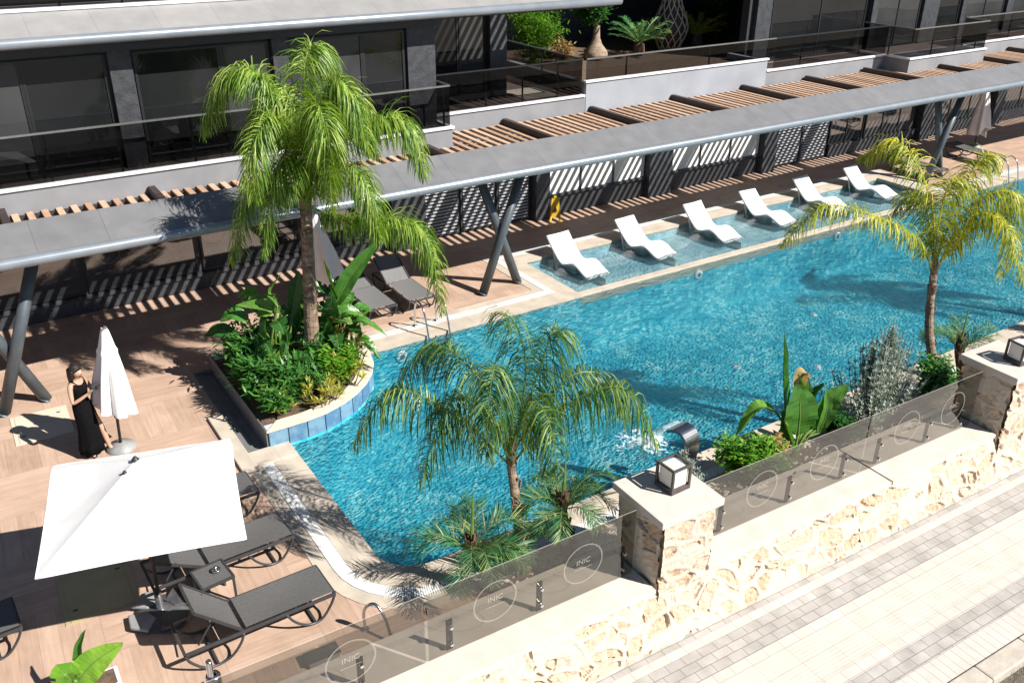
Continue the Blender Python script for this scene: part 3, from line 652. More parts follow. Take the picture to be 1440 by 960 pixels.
balustrade([(15.1, 19.68), (18.0, 19.68), (22.3, 19.68)], 3.855, .55, [(16.5, 19.68), (19.6, 19.68)], M['rail'])
balustrade([(22.35, 19.72), (27.76, 19.72)], Zt, .9, [(23.6, 19.72), (26.4, 19.72)], M['frame'])
balustrade([(27.78, 20.7), (27.78, 18.76), (31.96, 18.76), (31.96, 19.69)], Zt, .9, [(27.8, 19.6), (28.9, 18.76), (30.2, 18.76), (31.4, 18.76)])
balustrade([(32.0, 19.69), (XE, 19.69)], Zt, .9, [(33.4, 19.69), (35, 19.69), (36.8, 19.69)])
balustrade([(-12, 19.34), (6.55, 19.34)], 6.455, .9, [(.1, 19.34), (1.2, 19.34), (2.6, 19.34), (3.7, 19.34), (5, 19.34)])
# ------------------------------------------------------------------ street side, turned a little against the pool
SP = V((8.5, 6.87, 0)); SR = R(-1.6)
def sw(u, v, z=0.): c, s = math.cos(SR), math.sin(SR); return V((SP.x + u * c - v * s, SP.y + u * s + v * c, z))
def place(o, u=0, v=0, z=0): o.location = sw(u, v, z); o.rotation_euler = (0, 0, SR); return o
def bandsheet(name, v0, v1, m, z=-.45):
    b = MB(); b.quad((-12, v0 - v1 and -(v0 - v1), 0), (16, -(v0 - v1), 0), (16, 0, 0), (-12, 0, 0))
    return tag(place(b.build(name, m), 0, v0, z), kind='structure')
bandsheet('pavement', -.5, -.73, M['paver'])
bandsheet('pavement', -.73, -.87, M['paver_white']); bandsheet('pavement', -.87, -1.30, M['paver'])
bandsheet('pavement', -1.30, -1.45, M['paver_white']); bandsheet('pavement', -1.45, -2.10, M['tactile'])
bandsheet('pavement', -2.10, -2.27, M['paver_white']); bandsheet('pavement', -2.27, -2.58, M['paver']); bandsheet('pavement', -2.58, -2.92, M['paver_slab'])
b = MB()
for k in range(30): u = -12 + k * .95; b.box(u, u + .945, -3.2, -2.921, -.7, -.452)
tag(place(b.build('kerb', M['kerb'], bevel=.02)), kind='structure')
b = MB(); b.quad((-14, -3.21, 0), (18, -3.21, 0), (18, -30, 0), (-14, -30, 0)); tag(place(b.build('road', M['asphalt']), 0, 0, -.59), kind='structure')
b = MB()
for i in range(2600):
    u, v = rnd.uniform(-2, 4), -3.24 - abs(rnd.gauss(0, .22)); a = rnd.uniform(0, 6.28); h = rnd.uniform(.04, .13); d = V((math.cos(a), math.sin(a), 0)); e = V((-d.y, d.x, 0)) * .004
    p = V((u, v, 0)); t = p + d * h * .6 + Z * h; b.add([p - e, p + e, t], [(0, 1, 2)])
tag(place(b.build('dry_grass', M['dry_grass']), 0, 0, -.588), kind='stuff')

def stone_panel(mb, mort, P0, U, H, NRM, su, sh, res, seed, sx=2.5, sy=4.2, fade=.0, depth=.013):
    """grid of rubble stone with proud pale pointing; U,H edge vectors"""
    nu, nh = max(2, int(su / res)), max(2, int(sh / res)); o = len(mb.v); info = []
    for j in range(nh + 1):
        for i in range(nu + 1):
            a, c = i / nu, j / nh; x, y = a * su, c * sh
            w = V((x * 1.3, y * 1.3, seed * 7.)); wob = V((noise.noise(w * 1.7), noise.noise(w * 1.7 + V((9, 3, 1))), 0)) * .55
            q = V((x * sx, y * sy, 0)) + wob + V((seed * 13.1, seed * 5.7, 0)); q.z = .0
            ds, ps = noise.voronoi(q, distance_metric='DISTANCE'); e = ds[1] - ds[0]
            wid = .15 + .09 * noise.noise(V((x * 2, y * 2, seed + 4.)))
            m = max(0., min(1., (wid + .05 - e) / .10))
            rough = noise.fractal(V((x * 11, y * 11, seed)), .8, 2., 4)
            d = -depth * (1 - m) + (1 - m) * (rough * .016 - .035 * max(0, noise.noise(V((x * 5, y * 5, seed + 2))) - .12)) + m * .010 * noise.noise(V((x * 14, y * 14, 1)))
            if e > wid + .02 and e < wid + .2 and noise.noise(V((x * 3.1, y * 3.1, seed + 8))) > .24: d -= .03
            mb.v.append(tuple(P0 + U * a + H * c + NRM * d)); info.append((m, (ps[0].x * 12.9898 + ps[0].y * 78.233) % 1.))
    for j in range(nh):
        for i in range(nu):
            k = j * (nu + 1) + i; f = (k, k + 1, k + nu + 2, k + nu + 1)
            mb.f.append(tuple(o + t for t in f)); mb.a.append(info[k][1]); mort.append(sum(info[t][0] for t in f) / 4)
def stone_build(mb, mort, name, parent):
    o = mb.build(name, M['stone'], parent, smooth=False); at = o.data.attributes.new('mortar', 'FLOAT', 'FACE'); at.data.foreach_set('value', mort); return o

wall = thing('street_wall', 'low sandy rubble stone wall with pale flat capstones along the pavement', 'wall', sw(0, 0, 0), SR)
b = MB(); mo = []
stone_panel(b, mo, V((-7.5, -.64, -.47)), V((9.4, 0, 0)), V((0, .27, .82)), V((0, -1, .25)), 9.4, .86, .0135, 1.)
stone_panel(b, mo, V((1.9, -.64, -.47)), V((8.6, 0, 0)), V((0, .27, .82)), V((0, -1, .25)), 8.6, .86, .02, 1.7)
b.box(-7.5, 10.5, -.33, .58, -1.4, .335); mo += [0] * 6
stone_build(b, mo, 'rubble_face', wall)
b = MB()
for u0, u1 in ((-7.5, -2.0), (-1.1, 2.62), (2.65, 5.25), (6.2, 10.5)):
    n = 1; s = u1 - u0
    for k in range(n): b.box(u0 + s * k + .002, u0 + s * (k + 1) - .002, -.42, .62, .336, .40)
b.box(-2.0, -1.1, .4, .62, .336, .4)
b.build('capstone', M['wallcap'], wall, bevel=.006)
def pillar(u, v, label):
    t = thing('stone_pillar', label, 'pillar', sw(u, v, 0), SR, 'stone pillars of the street wall')
    b = MB(); mo = []; h = .43
    for P0, U, NR in ((V((-h, -h - .02, -.47)), V((2 * h, 0, 0)), V((0, -1, 0))), (V((h, -h - .02, -.47)), V((0, 2 * h, 0)), V((1, 0, 0))), (V((h, h, -.47)), V((-2 * h, 0, 0)), V((0, 1, 0))), (V((-h, h, -.47)), V((0, -2 * h, 0)), V((-1, 0, 0)))):
        stone_panel(b, mo, P0 + NR * .03, U, V((0, 0, 1.86)), NR, .86, 1.86, .0155, u + NR.x + 3 + NR.y * 2, 2.6, 3.4, depth=.02)
    b.box(-h + .03, h - .03, -h + .03, h - .03, -.47, 1.39); mo += [0] * 6
    stone_build(b, mo, 'rubble_body', t)
    b = MB(); b.box(-.46, .46, -.46, .46, 1.335, 1.389); b.box(-.515, .515, -.515, .515, 1.39, 1.5); b.build('cap', M['capstone'], t, bevel=.012)
    return t
pillar(-1.52, .06, 'rubble stone pillar at the middle of the wall beside the leaning palm')
pillar(5.75, .0, 'rubble stone pillar at the far end of the wall beside the right edge')
def lantern(u, v, rz, label):
    t = thing('pillar_lantern', label, 'lantern', sw(u, v, 1.502), SR + rz, 'cube lanterns on the wall pillars')
    h = .165; b = MB(); b.box(-h, h, -h, h, 0, .035); b.box(-h * .6, h * .6, -h * .6, h * .6, -.0, .01)
    b.v, b.f, b.a = [], [], []
    f = .034; b.box(-h, h, -h, h, 0.0, .062)
    for sx in (-1, 1):
        for sy in (-1, 1): x, y = sx * (h - f / 2), sy * (h - f / 2); b.box(x - f / 2, x + f / 2, y - f / 2, y + f / 2, .062, .34)
    for s in (-1, 1): b.box(-h, h, s * (h - f / 2) - f / 2, s * (h - f / 2) + f / 2, .341, .372); b.box(s * (h - f / 2) - f / 2, s * (h - f / 2) + f / 2, -h + f, h - f, .341, .372)
    b.build('lantern_frame', M['lantern'], t, bevel=.004)
    b = MB(); k = h - f - .004; b.box(-k, k, -k, k, .063, .335); b.build('diffuser', M['opal'], t, bevel=.006)
lantern(-1.42, .10, R(3), 'dark cube lantern with opal sides on the middle wall pillar')
lantern(5.83, -.14, R(-6), 'dark cube lantern with opal sides on the pillar at the right edge')
def fence(u0, u1, rings, bolts, label, txt=True):
    t = thing('glass_fence_panel', label, 'fence panel', sw((u0 + u1) / 2, 0, .402), SR, 'smoked glass fence panels on the wall')
    c = (u0 + u1) / 2; b = MB(); b.quad((u0 - c, 0, .012), (u1 - c, 0, .012), (u1 - c, 0, 1.03), (u0 - c, 0, 1.03)); b.build('pane', M['fence_glass'], t)
    b = MB(); b.box(u0 - c, u1 - c, -.004, .004, 1.03, 1.036); b.build('polished_edge', M['etch'], t)
    for r in rings:
        b = MB(); ring(b, (r - c, -.009, .52), .278, .300, (1, 0, 0), (0, 0, 1)); b.build('emblem_ring', M['etch'], t)
        text('INIC', .11, M['etch'], t, (r - c, -.009, .56), (math.pi / 2, 0, 0)); 
        b = MB(); b.box(r - c - .13, r - c + .13, -.0095, -.0085, .45, .457); b.build('emblem_line', M['etch'], t)
    for p in bolts:
        b = MB()
        for z in (.12, .38): b.tube([(p - c, -.018, z), (p - c, .045, z)], .022, 10)
        b.build('bolts', M['steel'], t); b = MB(); b.box(p - c - .04, p - c + .04, .05, .065, 0.0, .46); b.build('bolt_shadow', M['shadow_bar'], t)  # smoked plate drawn in place of the dark shadow bar behind each bolt pair
U = lambda x: x - 8.5
fence(U(-.6), U(3.40), [U(.35), U(2.5)], [U(.2), U(1.4), U(2.62)], 'smoked glass fence panel nearest the grey lounger')
fence(U(3.44), U(6.42), [U(4.33), U(5.61)], [U(3.74), U(5.0), U(6.28)], 'smoked glass fence panel in front of the white pebbles, left of the middle pillar')
fence(U(7.52), U(10.86), [U(8.7), U(9.97)], [U(8.0), U(9.34), U(10.5)], 'smoked glass fence panel in front of the green shrub, right of the middle pillar')
fence(U(10.89), U(13.62), [U(11.85), U(13.0)], [U(11.3), U(12.5), U(13.35)], 'smoked glass fence panel in front of the silver shrub')
fence(U(14.75), U(17.6), [U(15.6), U(16.8)], [U(15), U(16.2), U(17.4)], 'smoked glass fence panel beyond the far pillar')
# ------------------------------------------------------------------ furniture
def shell_profile():
    top = spl([(0, 0, .20), (.18, 0, .25), (.42, 0, .36), (.60, 0, .39), (.80, 0, .33), (.98, 0, .27), (1.12, 0, .315), (1.29, 0, .45), (1.49, 0, .64), (1.66, 0, .83)], 40)
    return top
def white_lounger(name='ledge_lounger'):
    t = thing(name, '', 'sun lounger', group='white moulded loungers standing in the shallow pool shelf')
    # local: foot at +y=0 growing along +y to the head; z from the shelf floor
    top = shell_profile(); W = .355; b = MB(); n = len(top)
    rows = []
    for i, p in enumerate(top):
        a = (top[min(i + 1, n - 1)] - top[max(i - 1, 0)]).normalized(); nr = V((a.z, 0, -a.x)); th = .045
        q = p + nr * th
        dip = .012
        rows.append([(x, p.x, p.z - dip * (1 - (x / W) ** 2)) for x in (-W, -W * .5, 0, W * .5, W)] + [(W, q.x, q.z), (0, q.x, q.z), (-W, q.x, q.z)])
    m = len(rows[0]); vs = [v for r in rows for v in r]
    fs = [(i * m + k, (i + 1) * m + k, (i + 1) * m + (k + 1) % m, i * m + (k + 1) % m) for i in range(n - 1) for k in range(m)] + [tuple(range(m)), tuple((n - 1) * m + k for k in range(m - 1, -1, -1))]
    b.add(vs, fs); b.build('seat_shell', M['white_shell'], t, smooth=True).data.polygons.foreach_set('use_smooth', [True] * len(fs))
    b = MB(); b.bar((0, .02, .0), (0, .02, .21), .56, .03); b.build('foot_block', M['white_shell'], t, bevel=.01); b = MB(); b.bar((0, .98, .02), (0, .98, .26), .5, .30); b.build('seat_block', M['white_shell'], t, bevel=.01)
    b = MB()
    for s in (-1, 1): b.bar((s * .28, 1.50, .62), (s * .28, 1.30, .0), .05, .035); b.bar((s * .28, 1.02, .05), (s * .28, 1.32, .05), .05, .05)
    b.bar((-.28, 1.31, .05), (.28, 1.31, .05), .04, .04); b.build('back_support', M['white_shell'], t, bevel=.006)
    return t
wl = white_lounger(); wlab = ['nearest the crossed columns, first of the row', 'second from the crossed columns', 'third from the crossed columns', 'fourth from the columns', 'fifth from the columns, behind the palm frond', 'last of the row at the far end']
for i in range(6):
    x = 13.37 + 2.33 * i - .33; y = 16.12 + .035 * i + (0, .04, -.03, .02, .05, -.02)[i]
    o = wl if i == 0 else copy_thing(wl)
    o.location = (x, y, -.268); o.rotation_euler = (0, 0, R(4.5 + (-1.2, 1.8, -1.8, 1.2, -.6, 1.6)[i])); o['label'] = 'white wave lounger in shallow water, ' + wlab[i]

def lounger(name, label, back=45, loc_=(0, 0, 0), rz=0., sling='sling', group='dark framed sun loungers on the deck'):
    """foot at +x"""
    t = thing(name, label, 'sun lounger', loc_, rz, group)
    W = .315; zs = .36
    b = MB()
    for s in (-1, 1): b.bar((-.95, s * W, zs - .02), (.97, s * W, zs - .02), .032, .045)
    b.bar((-.95, -W, zs - .02), (-.95, W, zs - .02), .035, .04); b.bar((.96, -W, zs - .02), (.96, W, zs - .02), .035, .04); b.bar((-.25, -W, zs - .05), (-.25, W, zs - .05), .03, .03); b.bar((.45, -W, zs - .05), (.45, W, zs - .05), .03, .03)
    b.build('rail_frame', M['lframe'], t, bevel=.006)
    for s in (-1, 1):
        b = MB(); b.tube(spl([(-.24, s * W, zs - .03), (-.30, s * (W + .02), .2), (-.46, s * (W + .02), .045), (-.72, s * (W + .02), .035), (-.90, s * W, .2), (-.95, s * W, zs - .03)], 20), .017, 8); b.build('leg', M['lframe'], t, smooth=True)
        b = MB(); b.tube(spl([(.30, s * W, zs - .03), (.40, s * (W + .02), .17), (.56, s * (W + .02), .04), (.74, s * (W + .02), .04), (.88, s * W, .17), (.96, s * W, zs - .03)], 20), .017, 8); b.build('leg', M['lframe'], t, smooth=True)
    for x_ in (-.6, .66): b = MB(); b.bar((x_, -W, .03), (x_, W, .03), .03, .025); b.build('stretcher', M['lframe'], t)
    b = MB(); n = 10
    vs = []; 
    for i in range(n + 1):
        x = -.20 + 1.15 * i / n; sag = -.022 * math.sin(math.pi * i / n)
        for k in range(7): y = -W + .02 + (2 * W - .04) * k / 6; vs.append((x, y, zs + .012 + sag * math.sin(math.pi * k / 6) + .004))
    b.add(vs, [(i * 7 + k, (i + 1) * 7 + k, (i + 1) * 7 + k + 1, i * 7 + k + 1) for i in range(n) for k in range(6)])
    b.build('seat', M[sling], t, smooth=True)
    a = R(back); c, s_ = math.cos(a), math.sin(a); L = .74; h = V((-.25, 0, zs))
    b = MB(); vs = []
    for i in range(n + 1):
        u = L * i / n; sag = .02 * math.sin(math.pi * i / n)
        for k in range(7): y = -W + .03 + (2 * W - .06) * k / 6; sg = sag * math.sin(math.pi * k / 6); vs.append((h.x - u * c - sg * s_, y, h.z + u * s_ - sg * c))
    b.add(vs, [(i * 7 + k, (i + 1) * 7 + k, (i + 1) * 7 + k + 1, i * 7 + k + 1) for i in range(n) for k in range(6)])
    bk = b.build('backrest', M[sling], t, smooth=True)
    b = MB()
    for s in (-1, 1): b.bar((h.x, s * (W - .02), h.z), (h.x - L * c, s * (W - .02), h.z + L * s_), .028, .03)
    b.bar((h.x - L * c, -W + .02, h.z + L * s_), (h.x - L * c, W - .02, h.z + L * s_), .03, .03)
    if back > 8:
        for s in (-1, 1): b.bar((h.x - .42 * c, s * .24, h.z + .42 * s_), (h.x - .52, s * .24, zs - .01), .02, .02)
    b.build('back_frame', M['lframe'], bk)
    return t
lounger('sun_lounger', 'dark grey sling lounger with raised back beside the smoked glass fence', 46, (2.02, 9.03, 0), R(1))
lounger('sun_lounger', 'dark lounger in palm shade at the edge of the white parasol', 30, (1.98, 10.4, 0), R(2))
lounger('sun_lounger', 'dark lounger mostly hidden beneath the white parasol, only its foot showing', 30, (1.92, 11.67, 0), R(1))
lounger('sun_lounger', 'dark lounger cut off by the left edge in the parasol shade', 35, (-1.47, 10.5, 0), R(3))
lounger('sun_lounger', 'grey lounger on the shaded deck right beside the round planter', 12, (7.36, 17.35, 0), R(-90), 'sling_pale')
lounger('sun_lounger', 'grey lounger with raised back between the planter and the crossed columns', 32, (8.28, 17.32, 0), R(-90), 'sling_pale')
lounger('sun_lounger', 'black lounger lying flat beside the far closed parasol', 4, (30.5, 17.35, 0), R(-94))
lounger('sun_lounger', 'black lounger half hidden by the golden palm fronds', 4, (27.3, 17.4, 0), R(-92))
# small side table with ashtray
t = thing('side_table', 'small square dark side table between the two front loungers', 'side table', (1.74, 9.83, 0), R(6))
b = MB(); b.box(-.2, .2, -.2, .2, .425, .437); b.build('top', M['sling'], t)
b = MB()
for s in (-1, 1): b.bar((-.22, s * .21, .43), (.22, s * .21, .43), .03, .035); b.bar((s * .21, -.2, .43), (s * .21, .2, .43), .03, .035)
b.build('top_frame', M['lframe'], t, bevel=.004)
for sx in (-1, 1):
    for sy in (-1, 1): b = MB(); b.bar((sx * .2, sy * .2, 0), (sx * .2, sy * .2, .42), .028, .028, up=V((0, 1, 0))); b.build('leg', M['lframe'], t)
t = thing('ashtray', 'small round steel ashtray standing on the dark side table', 'ashtray', (1.80, 9.86, .439))
b = MB(); b.lathe([(.0, 0), (.05, 0), (.062, .035), (.05, .04), (.045, .012), (0, .012)], 20); b.build('bowl', M['steel'], t, smooth=True)
b = MB(); b.lathe([(.012, .012), (.014, .05), (.028, .062), (.012, .075), (0, .078)], 14); b.build('knob', M['steel'], t, smooth=True)
# ---- open parasol
C = [V(p) for p in ((-.18, 9.12, 1.8), (1.95, 8.56, 1.8), (2.45, 10.72, 1.8), (.31, 11.32, 1.8))]; A = V((1.165, 10.17, 2.24)); base = V((1.06, 9.95, 0))
t = thing('open_parasol', 'open square white parasol shading the front loungers', 'parasol', base)
b = MB(); n = 14
for k in range(4):
    p, q = C[k], C[(k + 1) % 4]; vs = []
    for i in range(n + 1):
        r = i / n
        for j in range(n + 1):
            s = j / n; e = p.lerp(q, s); e = e + (A - e) * .012 * math.sin(math.pi * s)
            x = A.lerp(e, r); x.z -= .03 * math.sin(math.pi * r) * math.sin(math.pi * s) + .004 * math.sin(s * 19 + k) * r * r; vs.append(x - base)
    b.add(vs, [(i * (n + 1) + j, (i + 1) * (n + 1) + j, (i + 1) * (n + 1) + j + 1, i * (n + 1) + j + 1) for i in range(n) for j in range(n)], .5)
o = b.build('canopy', M['white_fabric'], t, smooth=False)
md = o.modifiers.new('s', 'SOLIDIFY'); md.thickness = .006
b = MB()
for k in range(4):
    p, q = C[k], C[(k + 1) % 4]; pts = []
    for i in range(13): s_ = i / 12; e = p.lerp(q, s_); pts.append(e + (A - e) * .012 * math.sin(math.pi * s_) - base - V((0, 0, .004)))
    b.tube(pts, .009, 5)
b.build('seam', M['white_fabric'], o, smooth=True)
b = MB(); b.tube([(0, 0, .1), tuple(A - base + V((0, 0, .03)))], .024, 12); b.build('pole', M['black'], t, smooth=True)
b = MB(); 
for c in C: b.bar(tuple(A - base - V((0, 0, .05))), tuple(c - base - V((0, 0, .02))), .018, .022)
for c in C:
    m_ = A.lerp(c, .5) - base - V((0, 0, .035)); b.bar((.1 * .9, 0, 1.55), tuple(m_), .016, .018)
b.build('rib', M['black'], t)
b = MB(); q = A - base; b.lathe([(0, .055), (.02, .05), (.035, .025), (.05, .01), (.0, .005)], 12, c=(q.x, q.y, q.z)); b.lathe([(0, .03), (.015, .025), (.03, .0)], 10, c=(q.x - .16, q.y - .14, q.z - .04)); b.build('finial', M['black'], t)
b = MB(); b.lathe([(.02, .34), (.045, .33), (.05, .12), (.09, .10), (.2, .085), (.33, .05), (.36, .0)], 22)
b.build('base', M['base_grey'], t, smooth=True)
for a in (20, 110, 200, 290):
    b = MB(); pr = [(r * math.cos(R(a + d)), r * math.sin(R(a + d))) for r, d in ((.17, -38), (.40, -34), (.44, 0), (.40, 34), (.17, 38))]
    b.prism(pr, .055, .11); b.build('weight', M['base_pale'] if a in (110, 200) else M['base_grey'], t, bevel=.02)
# ---- closed parasols
def closed(base, top, zf, label, rmax=.30, m='white_fabric', seed=1):
    base, top = V(base), V(top); t = thing('closed_parasol', label, 'parasol', base, group='closed white parasols'); ax = (top - base); H_ = ax.length; a = ax.normalized()
    u = a.cross(V((0, 1, 0))).normalized(); w_ = a.cross(u); rr = random.Random(seed); ph = [rr.uniform(0, 6) for _ in range(8)]
    b = MB(); n = 40; m_ = 22; vs = []
    for i in range(m_ + 1):
        s = i / m_; hgt = H_ * (1 - s) + zf * s
        for k in range(n):
            an = 2 * math.pi * k / n; fold = .26 * math.cos(6 * an + ph[0] + s * .8) + .12 * math.cos(11 * an + ph[1])
            r = (.045 + (rmax - .045) * s ** .8) * (1 + fold * min(1, s * 1.6))
            if abs(s - .28) < .02: r *= 1.12
            dz = -.16 * s * s * (math.cos(2 * an + ph[2]) + .6 * math.cos(3 * an + ph[3])) if s > .5 else 0
            vs.append(a * (hgt + dz) + u * (r * math.cos(an)) + w_ * (r * math.sin(an)))
    b.add(vs, [(i * n + k, i * n + (k + 1) % n, (i + 1) * n + (k + 1) % n, (i + 1) * n + k) for i in range(m_) for k in range(n)] + [tuple(range(n))], .5)
    o = b.build('canopy', M[m], t, smooth=True)
    b = MB(); b.tube([(0, 0, .05), tuple(ax + a * .03)], .024, 12); b.tube([tuple(a * .60), tuple(a * .72)], .045, 12); b.build('pole', M['black'], t, smooth=True)
    b = MB(); b.lathe([(.03, .12), (.06, .11), (.22, .06), (.24, .0)], 24); b.build('base', M['base_pale'], t, smooth=True)
closed((1.47, 14.30, 0), (1.60, 14.30, 2.22), .78, 'closed white parasol standing beside the woman in black', .28, seed=3)
closed((6.95, 18.15, 0), (6.62, 18.15, 2.15), .55, 'closed white parasol behind the tall palm trunk', .30, seed=5)
closed((32.3, 18.45, 0), (32.2, 18.45, 2.35), .55, 'closed white parasol at the far end beside the black lounger', .33, seed=8)
# ---- hatches
def hatch(loc_, m, label):
    t = thing('access_hatch', label, 'hatch', loc_, R(-1)); b = MB(); b.box(-.46, .46, -.52, .52, .0, .012); b.build('hatch_frame', M[m], t, bevel=.004)
    b = MB(); b.box(-.39, .39, -.5, .5, .0125, .02); b.build('cover', M[m], t, bevel=.004)
    b = MB(); b.box(-.34, -.28, -.3, -.27, .0205, .026); b.box(.28, .34, .27, .3, .0205, .026); b.build('lift_handle', M['lframe'], t)
hatch((.45, 15.80, 0), 'hatch', 'pale beige access hatch in the deck beside the woman')
hatch((.44, 10.88, 0), 'hatch2', 'olive access hatch in the parasol shade')
# ---- wet floor sign
t = thing('wet_floor_sign', 'yellow folding caution sign standing by the dark louvred doors', 'sign', (14.45, 20.0, 0), R(-32))
for s in (-1, 1):
    a = V((0, s * .19, 0)); tp = V((0, s * .02, .62)); b = MB()
    b.add([V((-.16, s * .2, 0)), V((-.11, s * .19, 0)), V((-.09, s * .15, .1)), V((.09, s * .15, .1)), V((.11, s * .19, 0)), V((.16, s * .2, 0)), V((.10, s * .02, .62)), V((-.10, s * .02, .62))], [(0, 1, 2, 7), (2, 3, 6, 7), (3, 4, 5, 6)])
    o = b.build('board', M['sign'], t); md = o.modifiers.new('s', 'SOLIDIFY'); md.thickness = .02
    b = MB(); f = lambda x, z: V((x, s * (.2 - (z / .62) * .18) + s * .014, z))
    b.add([f(-.06, .26), f(.06, .26), f(0, .42)], [(0, 1, 2)]); b.build('mark', M['sign_mark'], t)
b = MB(); b.box(-.05, .05, -.03, .03, .60, .67); b.build('grip', M['sign'], t, bevel=.006)
# ---- pool ladders
def ladder(x0, x1, label, y=15.22):
    t = thing('pool_ladder', label, 'ladder', ((x0 + x1) / 2, y, 0), group='steel pool ladders'); w_ = (x1 - x0) / 2
    for s in (-1, 1):
        b = MB(); b.tube(spl([(s * w_, .62, .0), (s * w_, .60, .45), (s * w_, .50, .62), (s * w_, .36, .66), (s * w_, .18, .52), (s * w_, .04, .1), (s * w_, -.06, -.3), (s * w_, -.08, -1.0)], 36), .021, 10); b.build('side_rail', M['steel'], t, smooth=True)
        b = MB(); b.lathe([(.05, 0), (.05, .03), (.02, .035)], 14, c=(s * w_, .62, .012)); b.build('foot_collar', M['steel'], t, smooth=True)
    for z in (-.12, -.38, -.64, -.9): b = MB(); b.box(-w_, w_, -.12, -.02, z - .015, z + .015); b.build('tread', M['steel'], t)
ladder(7.82, 8.33, 'steel pool ladder beside the grey loungers'); ladder(29.15, 29.68, 'steel pool ladder at the far right of the pool')
# ---- short steel posts by the fence
t = thing('steel_shower_post', 'short polished steel post behind the fence corner', 'post', (1.21, 8.0, 0))
b = MB(); b.lathe([(.0, .0), (.09, 0), (.09, .02), (.036, .03), (.036, .78), (.03, .80), (0, .80)], 20); b.build('column', M['steel'], t, smooth=True)
b = MB(); b.lathe([(.0, .4), (.075, .4), (.085, .42), (.085, .56), (.075, .58), (.037, .58)], 20, c=(0.02, 0, .0)); b.tube([(-.09, 0, .5), (-.16, -.03, .52)], .03, 10); b.build('collar', M['chrome_dark'], t, smooth=True)
t = thing('steel_handrail', 'bent steel grab rail at the pool corner behind the fence', 'handrail', (3.3, 8.1, 0))
b = MB(); b.tube(spl([(-.12, .17, 0), (-.13, .16, .3), (-.08, .1, .45), (.0, .03, .46), (.05, -.1, .3), (.07, -.22, .0)], 28), .021, 10); b.build('rail', M['steel'], t, smooth=True)
for p in ((-.12, .17, 0), (.07, -.22, 0)): b = MB(); b.lathe([(.05, 0), (.05, .02), (.02, .03)], 12, c=p); b.build('foot_collar', M['steel'], t)
t = thing('skimmer_box', 'low grey box on the deck behind the fence near the grab rail', 'box', (2.53, 8.1, 0), R(-2))
b = MB(); b.box(-.2, .2, -.09, .09, 0, .10); b.build('box_body', M['base_pale'], t, bevel=.01); b = MB(); b.box(-.21, .21, -.1, .1, .101, .115); b.build('lid', M['lframe'], t)
# ---- waterfall spout
t = thing('waterfall_spout', 'curved steel blade spout arching over the pool edge', 'spout', (9.2, 8.72, 0), R(8))
pr = spl([(0, .05, .0), (0, .0, .28), (0, .02, .50), (0, .13, .645), (0, .30, .66), (0, .44, .585)], 24); b = MB(); vs = []
for i, p in enumerate(pr):
    a = (pr[min(i + 1, 24)] - pr[max(i - 1, 0)]).normalized(); nr = V((0, -a.z, a.y)); ww = .14 + .05 * i / 24
    vs += [p + V((-ww, 0, 0)), p + V((ww, 0, 0)), p + V((ww, 0, 0)) - nr * .05, p + V((-ww, 0, 0)) - nr * .05]
b.add(vs, [(i * 4 + k, (i + 1) * 4 + k, (i + 1) * 4 + (k + 1) % 4, i * 4 + (k + 1) % 4) for i in range(24) for k in range(4)] + [(0, 1, 2, 3), (99, 98, 97, 96)])
b.build('blade', M['chrome_dark'], t, smooth=False)
b = MB(); b.box(-.2, .2, -.06, .12, 0, .03); b.build('base_plate', M['chrome_dark'], t)
t = thing('falling_water', 'white sheet of water falling from the steel spout', 'water jet', (9.16, 9.2, 0), R(8)); b = MB(); rows = spl([(0, -.03, .585), (0, .10, .55), (0, .26, .40), (0, .38, .18), (0, .45, -.05)], 14); n = 12
b.add([(-.17 + .34 * k / n * (1 + .03 * i) , p.y + .012 * math.sin(k * 2.1 + i * .4), p.z) for i, p in enumerate(rows) for k in range(n + 1)], [(i * (n + 1) + k, (i + 1) * (n + 1) + k, (i + 1) * (n + 1) + k + 1, i * (n + 1) + k + 1) for i in range(14) for k in range(n)])
b.build('sheet', M['sheet'], t, smooth=True)
b = MB(); vs = [(0, 0, .018)] + [(.62 * math.cos(R(a)) * (1 + .12 * math.sin(a * .13)), .52 * math.sin(R(a)), .004) for a in range(0, 360, 10)]
b.add(vs, [(0, 1 + k, 1 + (k + 1) % 36) for k in range(36)]); o = b.build('splash', M['foam_patch'], t); o.location = (0, .58, -.05)
b = MB()
for i in range(80):
    a = rnd.uniform(0, 6.28); r = abs(rnd.gauss(0, .12)); x, y, z = r * math.cos(a) * 1.5, .46 + r * math.sin(a), -.045 + max(0, rnd.gauss(.03, .04)); s = rnd.uniform(.006, .016)
    b.add([(x + s, y, z), (x - s, y, z), (x, y + s, z), (x, y - s, z), (x, y, z + s), (x, y, z - s)], [(0, 2, 4), (2, 1, 4), (1, 3, 4), (3, 0, 4), (2, 0, 5), (1, 2, 5), (3, 1, 5), (0, 3, 5)])
b.build('droplets', M['foam'], t, smooth=True)
